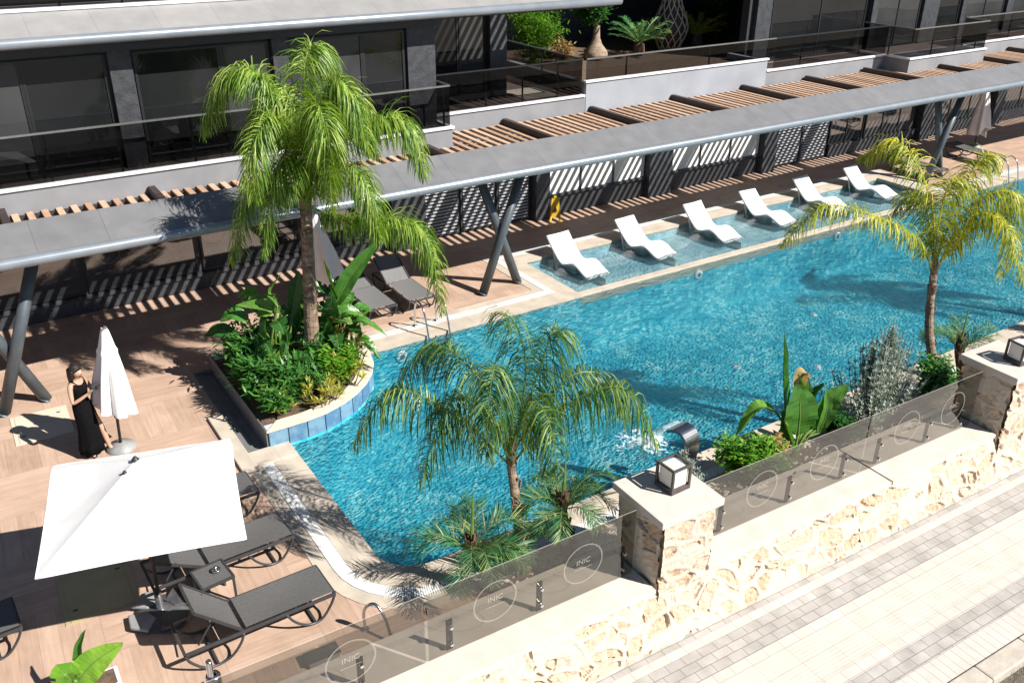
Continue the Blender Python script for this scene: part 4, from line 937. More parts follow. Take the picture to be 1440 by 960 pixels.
# ---- pool lights and floor inlets
for i, (x, lb) in enumerate(((15.59, 'nearest the first white lounger'), (20.89, 'in the middle of the shelf wall'), (26.4, 'beyond the far end of the shelf'), (7.2, 'beside the near ladder'))):
    t = thing('pool_light', 'round white underwater lamp on the pool wall ' + lb, 'pool light', (x, 15.296, -.30), 0, 'underwater lamps on the far pool wall')
    b = MB(); n = 24; prof = [(.13, 0), (.13, .03), (.10, .045), (.0, .05)]
    b.add([(r * math.cos(2 * math.pi * k / n), -z, r * math.sin(2 * math.pi * k / n)) for r, z in prof for k in range(n)], [(i2 * n + k, i2 * n + (k + 1) % n, (i2 + 1) * n + (k + 1) % n, (i2 + 1) * n + k) for i2 in range(3) for k in range(n)]); b.build('bezel', M['white_shell'], t, smooth=True)
    b = MB(); ring(b, (0, -.0505, 0), .0, .06, (1, 0, 0), (0, 0, 1), 20); b.build('lens', M['pane_grey'], t)
for i, (x, y, lb) in enumerate(((5.6, 10.9, 'near the left coping'), (14.4, 12.6, 'in the middle of the pool'), (18.2, 13.6, 'left of the palm shadow'), (16.0, 11.6, 'in front of the golden palm'))):
    b = MB(); b.lathe([(0, .03), (.08, .025), (.1, 0)], 18); o = tag(b.build('floor_inlet', M['white_shell'], smooth=True), 'small white inlet on the pool floor ' + lb, 'pool inlet', 'white inlets on the pool floor'); o.location = (x, y, -1.4)
# ------------------------------------------------------------------ plants
def leaflet(mb, p, d, L, w, T, droop, var, seg=3):
    vs = []; q = V(p); d = V(d).normalized(); T = V(T); fr = (.34, .33, .33) if seg == 3 else (.17, .23, .28, .32)
    pw = (.55, 1., .75, 0.) if seg == 3 else (.6, 1., .95, .7, 0.)
    for i in range(seg + 1):
        ww = w * pw[i]; sdv = T - d * T.dot(d)
        if sdv.length < 1e-3: sdv = d.orthogonal()
        sdv.normalize()
        if i < seg: vs += [q - sdv * ww, q + sdv * ww]; q = q + d * (L * fr[i]); d = (d + V((0, 0, -droop))).normalized()
        else: vs.append(q)
    n = len(vs); fs = [(2 * i, 2 * i + 1, 2 * i + 3, 2 * i + 2) for i in range(seg - 1)] + [(2 * seg - 2, 2 * seg - 1, n - 1)]
    mb.add(vs, fs, var)
def frond(mb, pts, n, L, w, droop, r, start=.12, fan=.5, rr=.018, v0=.35, v1=.9, plume=.5, tipL=.45, fwd=.55, seg=3, dry=0.):
    c = spl(pts, 26); mb.tube(c, [rr * (1 - .8 * i / 26) for i in range(27)], 5, var=.75)
    for i in range(n):
        t = start + (1 - start) * (i + r.random() * .6) / n; k = min(25, int(t * 26)); f = t * 26 - k
        p = c[k].lerp(c[k + 1], min(1, f)); T = (c[k + 1] - c[k]).normalized()
        S = T.cross(Z)
        if S.length < .15: S = T.cross(V((1, 0, 0)))
        S.normalize(); Un = S.cross(T)
        LL = L * (math.sin(math.pi * (.12 + .80 * ((t - start) / (1 - start)))) * .65 + .35) * (1 if t < .9 else 1 - (t - .9) * 10 * (1 - tipL)) * r.uniform(.8, 1.12)
        for s in (-1, 1):
            a = r.gauss(.15, plume); d = S * (s * math.cos(a)) + Un * math.sin(a) + T * (fwd + r.uniform(-.12, .2) + t * (.4 if seg == 3 else .25))
            leaflet(mb, p, d, LL, w * r.uniform(.8, 1.2), T, droop * r.uniform(.6, 1.35), min(1, max(0, r.uniform(v0, v1) + (.1 if a > .3 else -.08))), seg)
def palm(name, label, base, crown, fr, m, trunk_r, n, L, w, droop, seed, group, bark='bark', extra=0, fk={}, lean=None, skirt=True):
    r = random.Random(seed); base, crown = V(base), V(crown); t = thing(name, label, 'palm tree', base, 0, group)
    h = crown - base; mid = h * .5 + V((lean or (0, 0, 0))); c = spl([(0, 0, -.05), mid, h, h + V((0, 0, .22))], 30); b = MB()
    rad = []
    for i, p in enumerate(c):
        s = i / 30; rad.append(trunk_r * (1.3 - .45 * min(1, s * 1.6)) * (1 + .05 * math.sin(i * 2.4)) * (1 if s < .96 else .7))
    b.tube(c, rad, 14)
    for i in range(46 if skirt else 26):   # old leaf bases
        s = r.uniform(.1, .98); k = int(s * 30); p = c[k]; a = r.uniform(0, 6.28); d = V((math.cos(a), math.sin(a), 0)); q = p + d * rad[k] * .9
        b.bar(q, q + d * .03 + Z * r.uniform(.07, .2) * (1 + trunk_r), .045 * (trunk_r / .1) ** .5, .012, up=d)
    b.build('trunk', M[bark], t, smooth=False)
    for f in fr:
        b = MB(); p0 = h + V((r.uniform(-.03, .03), r.uniform(-.03, .03), r.uniform(-.1, .06)))
        pts = [p0] + [h + V(q) for q in f]; LEN = sum((V(x) - V(y)).length for x, y in zip(pts, pts[1:]))
        frond(b, pts, int(n * LEN / 2.2), L, w, droop, r, **fk); b.build('frond', M[m], t)
    for i in range(extra):
        a = r.uniform(0, 6.28); l = r.uniform(.55, .85); d = V((math.cos(a), math.sin(a), 0)); u_ = r.uniform(.35, 1.1); b = MB()
        pts = [h + d * .02, h + d * l * .35 + Z * u_ * .45 * l, h + d * l * .75 + Z * u_ * .55 * l, h + d * l * 1.05 + Z * (u_ * .5 - .22) * l]
        frond(b, pts, int(n * .42), L, w, droop, r, **fk); b.build('frond', M[m], t)
    # spear
    b = MB(); b.tube([h, h + V((.02, 0, .5)), h + V((.05, .02, .95))], [.03, .02, .004], 6, var=.9)
    b.build('spear', M['rib_green'], t); return t
F1 = [
 [(0.14, 0.07, 1.1), (0.26, 0.13, 2.31), (0.56, 0.29, 2.57), (1.05, 0.54, 1.88)], [(-0.13, 0.1, 1.37), (-0.43, 0.34, 2.19), (-0.86, 0.67, 2.18), (-1.3, 1.01, 1.21)],
 [(-0.04, -0.77, 1.43), (-0.06, -1.15, 1.95), (-0.07, -1.44, 1.46), (-0.07, -1.35, 0.3)], [(0.48, -0.31, 0.96), (1.11, -0.72, 1.53), (1.55, -1.0, 1.39), (1.75, -1.13, 0.54)],
 [(-0.25, 0.06, 0.41), (-0.58, 0.13, 0.59), (-0.96, 0.22, 0.19), (-1.32, 0.3, -0.85)], [(0.44, -0.48, -0.14), (1.05, -1.17, -0.06), (1.47, -1.63, -0.34), (1.63, -1.81, -1.69)],
 [(0.02, -0.05, 1.03), (-0.09, 0.22, 1.93), (-0.3, 0.75, 1.62), (-0.55, 1.35, 0.53)], [(-0.01, -0.01, 0.53), (-0.27, -0.14, 0.91), (-0.62, -0.32, 0.59), (-1.0, -0.51, -0.52)],
 [(0.37, -0.02, 1.21), (0.79, -0.04, 1.76), (1.15, -0.06, 1.49), (1.36, -0.07, 0.72)], [(0.17, -0.33, 0.46), (0.47, -0.91, 0.87), (0.65, -1.27, 0.51), (0.72, -1.41, -0.32)],
 [(.25, -.45, 1.5), (.42, -.7, 2.2), (.62, -.95, 1.9), (.75, -1.1, 1.1)], [(-.3, -.2, 1.3), (-.6, -.4, 1.7), (-.95, -.6, 1.3), (-1.1, -.7, .5)]]
F2 = [
 [(-0.48, 0.26, 0.57), (-0.96, 0.51, 1.02), (-1.4, 0.74, 1.13), (-1.83, 0.97, 0.37)], [(-0.12, 0.23, 0.85), (-0.39, 0.76, 1.4), (-0.63, 1.22, 1.32), (-0.91, 1.78, 0.38)],
 [(-0.17, -0.16, 1.0), (-0.47, -0.42, 1.78), (-0.69, -0.63, 1.7), (-0.88, -0.8, 0.86)], [(0.41, -0.26, 0.63), (0.86, -0.56, 1.07), (1.29, -0.83, 1.09), (1.65, -1.07, 0.22)],
 [(0.28, 0.14, 0.82), (0.32, 0.16, 1.44), (0.04, 0.02, 2.08), (-0.3, -0.15, 2.33)], [(0.32, 0.04, 0.85), (0.56, 0.07, 1.42), (0.73, 0.09, 1.72), (0.99, 0.12, 1.59)],
 [(0.31, -0.07, 0.59), (0.79, -0.18, 1.14), (1.3, -0.3, 1.05), (1.66, -0.38, 0.3)], [(-0.32, -0.01, 0.76), (-0.74, -0.03, 1.27), (-1.06, -0.04, 1.02), (-1.4, -0.05, 0.2)],
 [(-0.01, -0.18, 0.64), (-0.02, -0.47, 1.21), (-0.04, -0.89, 1.13), (-0.06, -1.16, 0.56)]]
F3 = [
 [(-0.11, 0.21, 1.09), (-0.3, 0.58, 1.9), (-0.51, 1.0, 2.24), (-0.74, 1.44, 1.85)], [(-0.44, 0.18, 0.65), (-1.15, 0.48, 1.09), (-2.17, 0.92, 1.38), (-2.82, 1.19, 0.71)],
 [(0.19, -0.15, 0.98), (0.52, -0.4, 1.51), (0.88, -0.68, 1.36), (0.91, -0.71, -0.06)], [(0.15, -0.01, 1.1), (0.43, -0.02, 1.83), (0.77, -0.04, 2.07), (1.1, -0.06, 1.74)],
 [(0.36, -0.24, 0.74), (0.89, -0.57, 1.27), (1.41, -0.91, 1.27), (1.91, -1.23, 0.48)], [(-0.14, 0.02, 0.75), (-0.17, 0.02, 1.54), (0.11, -0.01, 1.73), (0.57, -0.08, 1.38)],
 [(0.01, 0.24, 0.66), (0.02, 0.47, 1.12), (0.04, 0.8, 1.23), (0.05, 1.09, 0.8)], [(0.07, -0.21, 0.79), (0.17, -0.56, 1.26), (0.31, -1.0, 0.98), (0.43, -1.39, 0.18)]]
PG = 'feathery palms around the pool'
palm('feather_palm', 'tallest palm with drooping green fronds rising from the round planter', (5.0, 14.5, .33), (5.17, 14.5, 3.516), F1, 'queen', .115, 190,  .66, .0088, .78, 3, PG, fk=dict(seg=4, fwd=.22, plume=.6, v0=.2, v1=.95))
palm('feather_palm', 'dark green leaning palm with bare lower trunk beside the middle pillar', (5.5, 8.05, 0), (5.537, 8.52, 1.584), F2, 'queen_deep', .066, 74, .74, .0078, 1.0, 5, PG, fk=dict(seg=4, fwd=.22, plume=.4, v0=.25, v1=.95))
palm('feather_palm', 'yellow green palm with golden fronds near the far pillar', (14.95, 8.06, 0), (14.669, 8.572, 2.296), F3, 'queen_gold', .075, 98, .56, .0088, .75, 8, PG, lean=(-.10, .10, 0), fk=dict(seg=4, fwd=.25, plume=.6, v0=.1, v1=.95))
palm('feather_palm', 'golden palm just beyond the right edge whose shadow lies on the pool', (24.6, 8.06, 0), (24.3, 8.5, 2.7), F3 + F1[:9], 'queen_gold', .075, 110, .52, .0088, .62, 9, PG, fk=dict(seg=4, fwd=.25, plume=.6, v0=.1, v1=.95))
DG = 'small date palms in the planting strip'
dk = dict(plume=.35, v0=.1, v1=.85, fwd=.75, rr=.009)
palm('date_palm', 'small date palm with a stubby brown trunk right of the leaning palm', (6.15, 7.95, 0), (6.12, 8.1, .80), [], 'date', .085, 115, .30, .0052, .09, 21, DG, 'bark_dark', 17, dk)
palm('date_palm', 'small bushy date palm left of the leaning palm by the pool corner', (4.98, 7.98, 0), (4.72, 8.2, .62), [], 'date', .075, 115, .32, .0052, .09, 22, DG, 'bark_dark', 16, dk)
palm('date_palm', 'small date palm behind the trunk of the golden palm', (15.5, 7.95, 0), (15.55, 8.25, .62), [], 'date', .075, 110, .3, .0052, .09, 23, DG, 'bark_dark', 11, dk)

def blade(mb, pts, W, fold=.25, var=.5, n=18, wave=.06, r=rnd, tears=0., up=None, sharp=.8):
    """broad leaf along pts: midrib, two halves folded up, wavy margin, optional tears"""
    c = spl(pts, n); rows = []; ph = r.uniform(0, 6)
    for i, p in enumerate(c):
        T = (c[min(i + 1, n)] - c[max(i - 1, 0)]).normalized(); s = i / n
        S = T.cross(up or Z)
        if S.length < .1: S = T.cross(V((.84, -.54, 0)).cross(Z))
        S.normalize(); U_ = S.cross(T); w_ = W * (math.sin(math.pi * min(1, s * .97 + .03) ** sharp)) ** .75 if 0 < i < n else W * .04
        row = []
        for k in (-1, -.5, 0, .5, 1):
            wv = wave * W * math.sin(i * 1.1 + ph + k * 2) * abs(k)
            row.append(p + S * (k * w_) + U_ * (abs(k) * w_ * fold + wv))
        rows.append(row)
    for i in range(n):
        for k in range(4):
            if tears and r.random() < tears and k in (0, 3) and i > 2: continue
            a, b_, c_, d = rows[i][k], rows[i + 1][k], rows[i + 1][k + 1], rows[i][k + 1]
            mb.add([a, b_, c_, d], [(0, 1, 2, 3)], max(0, min(1, var + r.uniform(-.12, .12))))
    return c
def bigleaf(t, b0, pts, W, m, var=.5, fold=.25, tears=0., r=rnd, sharp=.8, wave=.06, up=None):
    b = MB(); c = blade(b, pts, W, fold, var, r=r, tears=tears, sharp=sharp, wave=wave, up=up); lf = b.build('leaf', M[m], t, smooth=False)
    s = MB(); p0 = V(pts[0]); q = (V(b0) + p0) * .5 + V((0, 0, .1)); s.tube(spl([b0, q, p0], 10) + [x - V((0, 0, .004)) for x in c[1:]], [.022] * 11 + [.014 * (1 - i / 19) + .003 for i in range(1, 19)], 6); s.build('petiole', M['rib_green'], lf)
def clump(name, label, base, leaves, cat='banana plant', group=None, seed=1, extra=0):
    r = random.Random(seed); t = thing(name, label, cat, base, r.uniform(0, .01), group)
    for pts, W, m, var, fold, tears, *fc in leaves:
        a = r.uniform(0, 6.28); bigleaf(t, (.07 * math.cos(a), .07 * math.sin(a), 0), pts, W, m, var, fold, tears, r, up=V(fc[0]) if fc else None)
    for i in range(extra):
        a = r.uniform(0, 6.28); o = V((r.uniform(-.35, .35), r.uniform(-.35, .35), 0)); q = r.uniform(.08, .3); h = r.uniform(.4, 1.25); d = V((math.cos(a), math.sin(a), 0)); l = r.uniform(.45, .8); e = r.uniform(-.1, .9)
        p0 = o + d * q + Z * h; bigleaf(t, o, [p0, p0 + d * l * .5 + Z * l * .5 * e, p0 + d * l + Z * l * (e * .5 - .25)], r.uniform(.10, .17), r.choice(('banana', 'banana_dark', 'banana_dark')), r.uniform(.3, .95), .25, r.choice((0, .05, .15)), r, up=V((-.25, -.5, .8)))
    return t
BG = 'broad leaved plants of the round planter'
clump('banana_plant', 'broad leaved plant with one pale ragged leaf at the left of the round planter', (4.3, 14.9, .34), [
 ([(0.29, -0.15, 1.21), (0.09, -0.05, 1.39), (-0.4, 0.21, 1.40)], .115, 'banana', .72, .2, 0, (-.35, -.75, .55)), ([(0.26, -0.01, 0.8), (0.09, -0.02, 0.75), (-0.36, -0.12, 0.07)], .14, 'banana', .95, .15, .08, (-.35, -.75, .55)),
 ([(0.23, -0.21, 1.39), (0.15, -0.14, 1.66), (0.34, -0.25, 2.0)], .11, 'banana', .7, .35, .1), ([(0.49, -0.11, 1.0), (0.61, -0.14, 1.55), (0.71, -0.16, 1.95)], .13, 'banana_dark', .5, .3, 0, (-.35, -.75, .55)),
 ([(0.18, -0.04, 1.05), (0.02, -0.01, 1.07), (-0.06, -.05, 0.60)], .12, 'banana', .35, .3, .05), ([(.2, -.3, .5), (.25, -.45, .8), (.2, -.6, 1.1)], .11, 'banana_dark', .6, .3, 0), ([(.5, -.1, .6), (.62, -.2, 1.0), (.6, -.35, 1.3)], .12, 'banana_dark', .4, .3, 0)], group=BG, seed=4, extra=12)
clump('banana_plant', 'broad leaved plant right of the palm trunk with a long upright leaf', (5.5, 15.0, .34), [
 ([(0.18, -0.08, 1.02), (0.53, -0.23, 1.65), (1.06, -0.45, 2.32)], .16, 'banana_dark', .85, .35, .03, (-.35, -.75, .55)), ([(0.05, -0.2, 0.28), (0.03, -0.22, .83), (0.12, -0.2, 1.42)], .19, 'banana_dark', .75, .12, 0, (-.35, -.75, .55)),
 ([(-0.03, -.15, 0.59), (-0.2, -.12, 0.75), (-0.42, -.1, 0.32)], .10, 'banana', .5, .3, .05), ([(0.03, -.3, 0.15), (-0.11, -0.4, 0.55), (-0.09, -0.42, 1.0)], .13, 'banana_dark', .8, .2, 0, (-.35, -.75, .55)),
 ([(0.26, -0.09, 1.15), (0.14, -0.04, 1.6), (0.08, -0.03, 1.96)], .11, 'banana', .3, .4, 0), ([(-.25, -.1, 1.0), (-.45, -.1, 1.3), (-.75, -.1, 1.75)], .10, 'banana_dark', .5, .4, .0)], group=BG, seed=6, extra=12)
clump('banana_plant', 'small ragged leaved plant leaning over the pool from the round planter', (5.65, 14.7, .34), [
 ([(0.14, -0.13, 0.69), (0.36, -0.33, 0.86), (0.7, -0.65, 0.58)], .13, 'banana_dark', .9, .25, .22), ([(0.14, -0.2, 0.44), (0.29, -0.5, 0.53), (0.44, -0.82, 0.22)], .13, 'banana', .55, .25, .2), ([(.1, .1, .6), (.35, .1, .9), (.65, .0, .9)], .11, 'banana_dark', .7, .3, .12)], group=BG, seed=7, extra=7)
clump('bird_of_paradise', 'strelitzia with one tall spear leaf behind the smoked glass fence', (10.88, 8.06, 0), [
 ([(-.04, .26, .72), (-.11, .36, 1.42), (-.18, .42, 2.18)], .13, 'banana_dark', .75, .6, 0), ([(.02, -.02, .42), (-.05, -.02, .95), (-.16, .04, 1.42)], .30, 'banana_dark', .8, .12, 0, (-.35, -.75, .55)),
 ([(-.33, .24, .86), (-.63, .36, .95), (-.98, .45, .45)], .13, 'banana', .75, .5, .08), ([(.17, .06, .46), (.26, .02, 1.0), (.42, -.05, 1.30)], .13, 'banana_dark', .5, .45, 0),
 ([(.40, -.10, .46), (.52, -.14, .98), (.78, -.26, 1.26)], .17, 'banana_dark', .9, .45, .05, (-.35, -.75, .55)), ([(.2, .25, .9), (.3, .3, 1.35), (.45, .25, 1.2)], .12, 'dry_leaf', .75, .4, .2),
 ([(.30, -.05, .45), (.15, .0, 1.0), (-.1, .1, 1.55)], .10, 'banana', .35, .6, .12), ([(.42, -.12, .38), (.46, -.16, .80), (.42, -.1, 1.25)], .105, 'banana_dark', .95, .4, 0, (-.35, -.75, .55)), ([(-.3, .05, .75), (-.2, 0, .5), (-.05, -.08, .12)], .10, 'banana', .5, .4, .1), ([(.22, .05, .4), (.25, .08, .85), (.2, .1, 1.35)], .14, 'banana_dark', .6, .3, 0, (-.35, -.75, .55)), ([(.6, .0, .35), (.7, -.02, .75), (.85, -.1, 1.12)], .15, 'banana_dark', .75, .3, .05, (-.35, -.75, .55)), ([(-.15, .1, .3), (-.2, .1, .65), (-.35, .1, .95)], .15, 'banana_dark', .5, .3, 0, (-.35, -.75, .55)), ([(.35, .1, .2), (.38, .1, .5), (.33, .05, .8)], .13, 'banana', .5, .3, 0, (-.35, -.75, .55))], 'plant', seed=9)
t = clump('banana_plant', 'bright green banana leaf cut off by the bottom left corner', (-.05, 8.80, .42), [
 ([(-.05, -.05, .05), (.16, -.05, .28), (.52, -.10, .46)], .17, 'bright_leaf', .85, .12, .04, (-.35, -.75, .55)), ([(-.06, .01, .06), (-.12, -.02, .26), (-.24, -.04, .02)], .15, 'bright_leaf', .7, .2, .1, (-.35, -.75, .55)), ([(.0, .05, .1), (.1, .12, .4), (.2, .15, .62)], .07, 'banana', .4, .5, .1)], seed=12)
t = thing('plant_pot', 'white square plant pot holding the bright banana leaf', 'pot', (.12, 8.76, 0)); b = MB(); b.box(-.24, .24, -.16, .16, 0, .41); b.build('pot_body', M['white_shell'], t, bevel=.015); b = MB(); b.box(-.2, .2, -.12, .12, .411, .42); b.build('soil', M['soil'], t)

def bush(name, label, c, rad, n, size, m, cat='shrub', group=None, seed=1, upright=.5, stems=10, width=.35, v0=.1, v1=1.):
    """woody stems with leaf sprays spread through the crown"""
    r = random.Random(seed); t = thing(name, label, cat, c, r.uniform(0, 6), group); s = MB(); b = MB()
    tips = []
    for i in range(stems):
        a = r.uniform(0, 6.28); q = r.uniform(.3, 1.); p = V((rad[0] * q * math.cos(a) * .8, rad[1] * q * math.sin(a) * .8, rad[2] * r.uniform(.6, 1.05) * (1.15 - .45 * q)))
        cs = spl([(0, 0, 0), p * .5 + V((0, 0, .1 * rad[2])), p], 8); s.tube(cs, [.012 * (1 - i2 / 10) for i2 in range(9)], 5); tips += cs[2:]
    s.build('stems', M['wood'], t)
    for i in range(n):
        o = r.choice(tips) + V((r.gauss(0, .13) * rad[0], r.gauss(0, .13) * rad[1], r.gauss(0, .1) * rad[2]))
        if o.z < .02: o.z = abs(o.z) + .03
        a = r.uniform(0, 6.28); e = r.uniform(-.2, 1.2) * upright + .1; d = V((math.cos(a) * math.cos(e), math.sin(a) * math.cos(e), math.sin(e)))
        L = size * r.uniform(.6, 1.25); leaflet(b, o, d, L, L * width * .5, d.cross(Z) if abs(d.z) < .95 else V((1, 0, 0)), .12, r.uniform(v0, v1))
    b.build('foliage', M[m], t); return t
def rosette(mb, c, n, L, w, r, e0=.3, e1=1.3, droop=.12, v0=.1, v1=1.):
    for i in range(n):
        a = r.uniform(0, 6.28); e = r.uniform(e0, e1); d = V((math.cos(a) * math.cos(e), math.sin(a) * math.cos(e), math.sin(e))); leaflet(mb, c, d, L * r.uniform(.7, 1.15), w, d.cross(Z), droop, r.uniform(v0, v1))
def tufts(name, label, c, spots, n, L, w, m, cat, group, seed, **k):
    r = random.Random(seed); t = thing(name, label, cat, c, 0, group); b = MB(); s = MB()
    for x, y, z in spots: rosette(b, V((x, y, z)), n, L, w, r, **k); s.tube([(x * .6, y * .6, 0), (x, y, z)], [.012, .008], 5)
    b.build('foliage', M[m], t); s.build('stems', M['wood'], t); return t
def spots(r, n, R_, z0, z1): return [(r.uniform(-R_, R_), r.uniform(-R_, R_), r.uniform(z0, z1)) for _ in range(n)]
r = random.Random(44)
FG = 'leafy shrubs of the round planter'
bush('fern_shrub', 'dark feathery shrub at the front left of the round planter', (4.35, 13.8, .33), (.8, .62, .66), 2000, .20, 'fern', seed=31, group=FG, upright=.8, width=.22, stems=24, v0=.25)
bush('fern_shrub', 'dark feathery shrub under the tall palm trunk', (4.95, 14.15, .33), (.7, .6, .7), 1500, .18, 'fern', seed=32, group=FG, upright=.8, width=.22, stems=14, v1=.8)
bush('fern_shrub', 'green shrub behind the palm trunk at the back of the round planter', (4.45, 15.3, .33), (.95, .7, .9), 1800, .18, 'fern', seed=33, group=FG, width=.25, stems=14)
bush('fern_shrub', 'bright green low shrub at the middle front of the round planter', (5.2, 13.85, .33), (.55, .48, .66), 1600, .15, 'bright_leaf', seed=34, group=FG, width=.3)
bush('fern_shrub', 'dark shrub hanging over the drain channel at the left planter edge', (3.85, 14.1, .33), (.42, .62, .7), 1300, .19, 'fern', seed=35, group=FG, upright=.6, width=.24, stems=16, v0=.2)
bush('fern_shrub', 'dark shrub at the back left corner of the round planter', (3.95, 15.3, .33), (.5, .6, .85), 1300, .19, 'fern', seed=36, group=FG, upright=.6, width=.24, stems=16)
YG = 'yellow leaved tufts along the planter rim'
bush('fern_shrub', 'feathery green shrub at the front corner of the planter beside the drain channel', (3.95, 13.45, .33), (.42, .42, .5), 900, .16, 'fern', seed=37, group=FG, upright=.6, width=.24, stems=14, v0=.2)
tufts('yellow_croton', 'yellow tuft nearest the front corner of the planter', (4.08, 13.5, .33), spots(r, 12, .28, .12, .38), 16, .17, .012, 'yellow_leaf', 'plant', YG, 1)
tufts('yellow_croton', 'bright yellow spiky tuft leaning over the front planter rim', (4.72, 13.36, .33), spots(r, 18, .3, .12, .42), 18, .2, .012, 'yellow_leaf', 'plant', YG, 2)
tufts('yellow_croton', 'yellow tuft in the middle of the curved rim', (5.25, 13.72, .33), spots(r, 18, .32, .12, .48), 18, .18, .013, 'yellow_leaf', 'plant', YG, 3)
tufts('yellow_croton', 'yellow green tuft right below the oval leaf', (5.6, 14.2, .33), spots(r, 22, .36, .15, .75), 18, .18, .014, 'yellow_leaf', 'plant', YG, 4, v1=.8)
tufts('yellow_croton', 'yellow green bush at the pool side of the planter near the ladder', (5.75, 14.9, .33), spots(r, 26, .38, .2, .95), 18, .18, .015, 'yellow_leaf', 'plant', YG, 5, v1=.75)
tufts('dark_cordyline', 'dark purple spiky plant at the left side of the planter', (3.95, 14.5, .33), spots(r, 7, .3, .2, .5), 24, .5, .016, 'fern', 'plant', None, 6, v0=0, v1=.35)
tufts('sword_plant', 'dark sword leaved plant between the two small date palms', (5.32, 7.9, .0), spots(r, 3, .22, .05, .1), 18, .75, .017, 'fern', 'plant', None, 7, e0=.5, e1=1.45, v1=.6, droop=.04)
SG = 'low shrubs in the planting strip'
bush('green_shrub', 'glossy bright green shrub right of the steel spout', (9.75, 7.95, 0), (.78, .4, .72), 3000, .115, 'bright_leaf', seed=41, group=SG, width=.36, stems=22)
bush('green_shrub', 'green shrub at the foot of the golden palm', (14.45, 7.95, 0), (.85, .38, .85), 2600, .12, 'fern', seed=42, group=SG, width=.34, stems=22, v0=.3)
bush('dry_shrub', 'brown berried shrub between the spout shrub and the strelitzia', (10.35, 8.02, 0), (.3, .28, .66), 600, .08, 'dry_leaf', seed=43, group=SG, width=.5)
bush('green_shrub', 'dark low shrub between the strelitzia and the silver shrub', (11.9, 7.95, 0), (.7, .34, .55), 1500, .11, 'fern', seed=45, group=SG, width=.4, v1=.6)
def silver(label, c, H_, W, n, seed):
    r = random.Random(seed); t = thing('silver_shrub', label, 'shrub', c, 0, 'silver grey feathery shrubs'); b = MB(); s = MB()
    for i in range(n):
        a = r.uniform(0, 6.28); q = abs(r.gauss(0, .5)); x, y = W * q * math.cos(a), W * .7 * q * math.sin(a); h = H_ * max(.25, 1 - .62 * q) * r.uniform(.75, 1.05)
        top = V((x * 1.15, y * 1.15, h)); c_ = spl([(x * .25, y * .25, 0), (x * .8, y * .8, h * .4), top], 12); s.tube(c_, [.006] * 13, 4)
        for k in range(int(80 * h)):
            u = r.random() ** .8; p = c_[int(u * 12)].lerp(top, .03); an = r.uniform(0, 6.28); d = V((math.cos(an) * .8, math.sin(an) * .8, r.uniform(.3, 1.))); leaflet(b, p, d, r.uniform(.06, .15) * (1.15 - .6 * u), .0095, d.cross(Z), .02, r.random())
    b.build('foliage', M['silver'], t); s.build('stems', M['silver'], t)
silver('tall silver grey feathery shrub before the golden palm', (12.95, 8.06, 0), 1.95, 1.15, 170, 51)
silver('small silver shrub left of the steel spout behind the middle pillar', (8.45, 8.2, 0), 1.0, .42, 40, 52)
silver('tiny silver tuft on the coping left of the middle pillar', (7.45, 8.0, 0), .55, .2, 14, 53)
silver('silver shrub cut off by the right edge beyond the far pillar', (19.2, 8.3, 0), 1.6, .5, 40, 54)
# ---- terrace garden
bush('bamboo_bush', 'light green bushy bamboo at the left end of the terrace garden', (16.0, 23.6, 3.6), (1.25, 1.0, 1.9), 3400, .22, 'bright_leaf', seed=61, width=.14, stems=26, v0=.2)
bush('low_bush', 'reddish low bush below the bamboo', (16.9, 23.2, 3.6), (.6, .5, .75), 800, .14, 'dry_leaf', seed=62, width=.3)
def bottle(label, base, Hh, seed):
    r = random.Random(seed); t = thing('bottle_tree', label, 'tree', base); b = MB()
    b.lathe([(.30, -.02), (.40, .08), (.37, .25), (.2, .45), (.12, .65), (.10, .95), (.09, 1.05)], 16); b.build('trunk', M['bottle'], t, smooth=True); s = MB(); f = MB()
    for i in range(14):
        a = r.uniform(0, 6.28); p = V((math.cos(a) * r.uniform(.2, .95), math.sin(a) * r.uniform(.2, .75), Hh * r.uniform(.7, 1.))); c_ = spl([(0, 0, .95), p * .5 + V((0, 0, .5)), p], 8); s.tube(c_, [.04 * (1 - k / 10) for k in range(9)], 6)
        for k in range(150):
            o = c_[r.randint(4, 8)] + V((r.gauss(0, .15), r.gauss(0, .15), r.gauss(0, .12))); an = r.uniform(0, 6.28); d = V((math.cos(an), math.sin(an), r.uniform(-.3, .8))); leaflet(f, o, d, r.uniform(.1, .2), .03, d.cross(Z), .1, r.random())
    s.build('limb', M['wood'], t); f.build('crown', M['fern'], t)
bottle('small tree with a swollen pale bottle shaped trunk in the terrace garden', (18.3, 23.4, 3.6), 1.95, 5)
def cycad(label, base, n, L, m, seed):
    r = random.Random(seed); t = thing('cycad', label, 'cycad', base, 0, 'cycads in the terrace garden'); b = MB(); b.lathe([(.16, 0), (.2, .15), (.17, .36), (.08, .42)], 14); b.build('trunk', M['bark_dark'], t)
    for i in range(n):
        a = i * 2.399; e = .35 + .9 * (i / n); d = V((math.cos(a), math.sin(a), 0)); b = MB()
        frond(b, [(0, 0, .38), d * L * .4 + Z * (.38 + L * .4 * e), d * L * .8 + Z * (.38 + L * .62 * e), d * L + Z * (.38 + L * .6 * e)], 46, .20, .010, .02, r, plume=.15, fwd=.7, v0=.2, v1=.8); b.build('frond', M[m], t)
cycad('large green cycad in front of the bottle tree and lattice trunk', (19.9, 23.2, 3.6), 22, 1.0, 'date', 71)
cycad('yellowing cycad right of the lattice patterned trunk', (22.7, 23.5, 3.6), 20, .95, 'queen_gold', 72)
t = thing('lattice_trunk_tree', 'thick bulbous trunk covered with a pale diamond lattice', 'tree', (21.45, 23.5, 3.6)); b = MB()
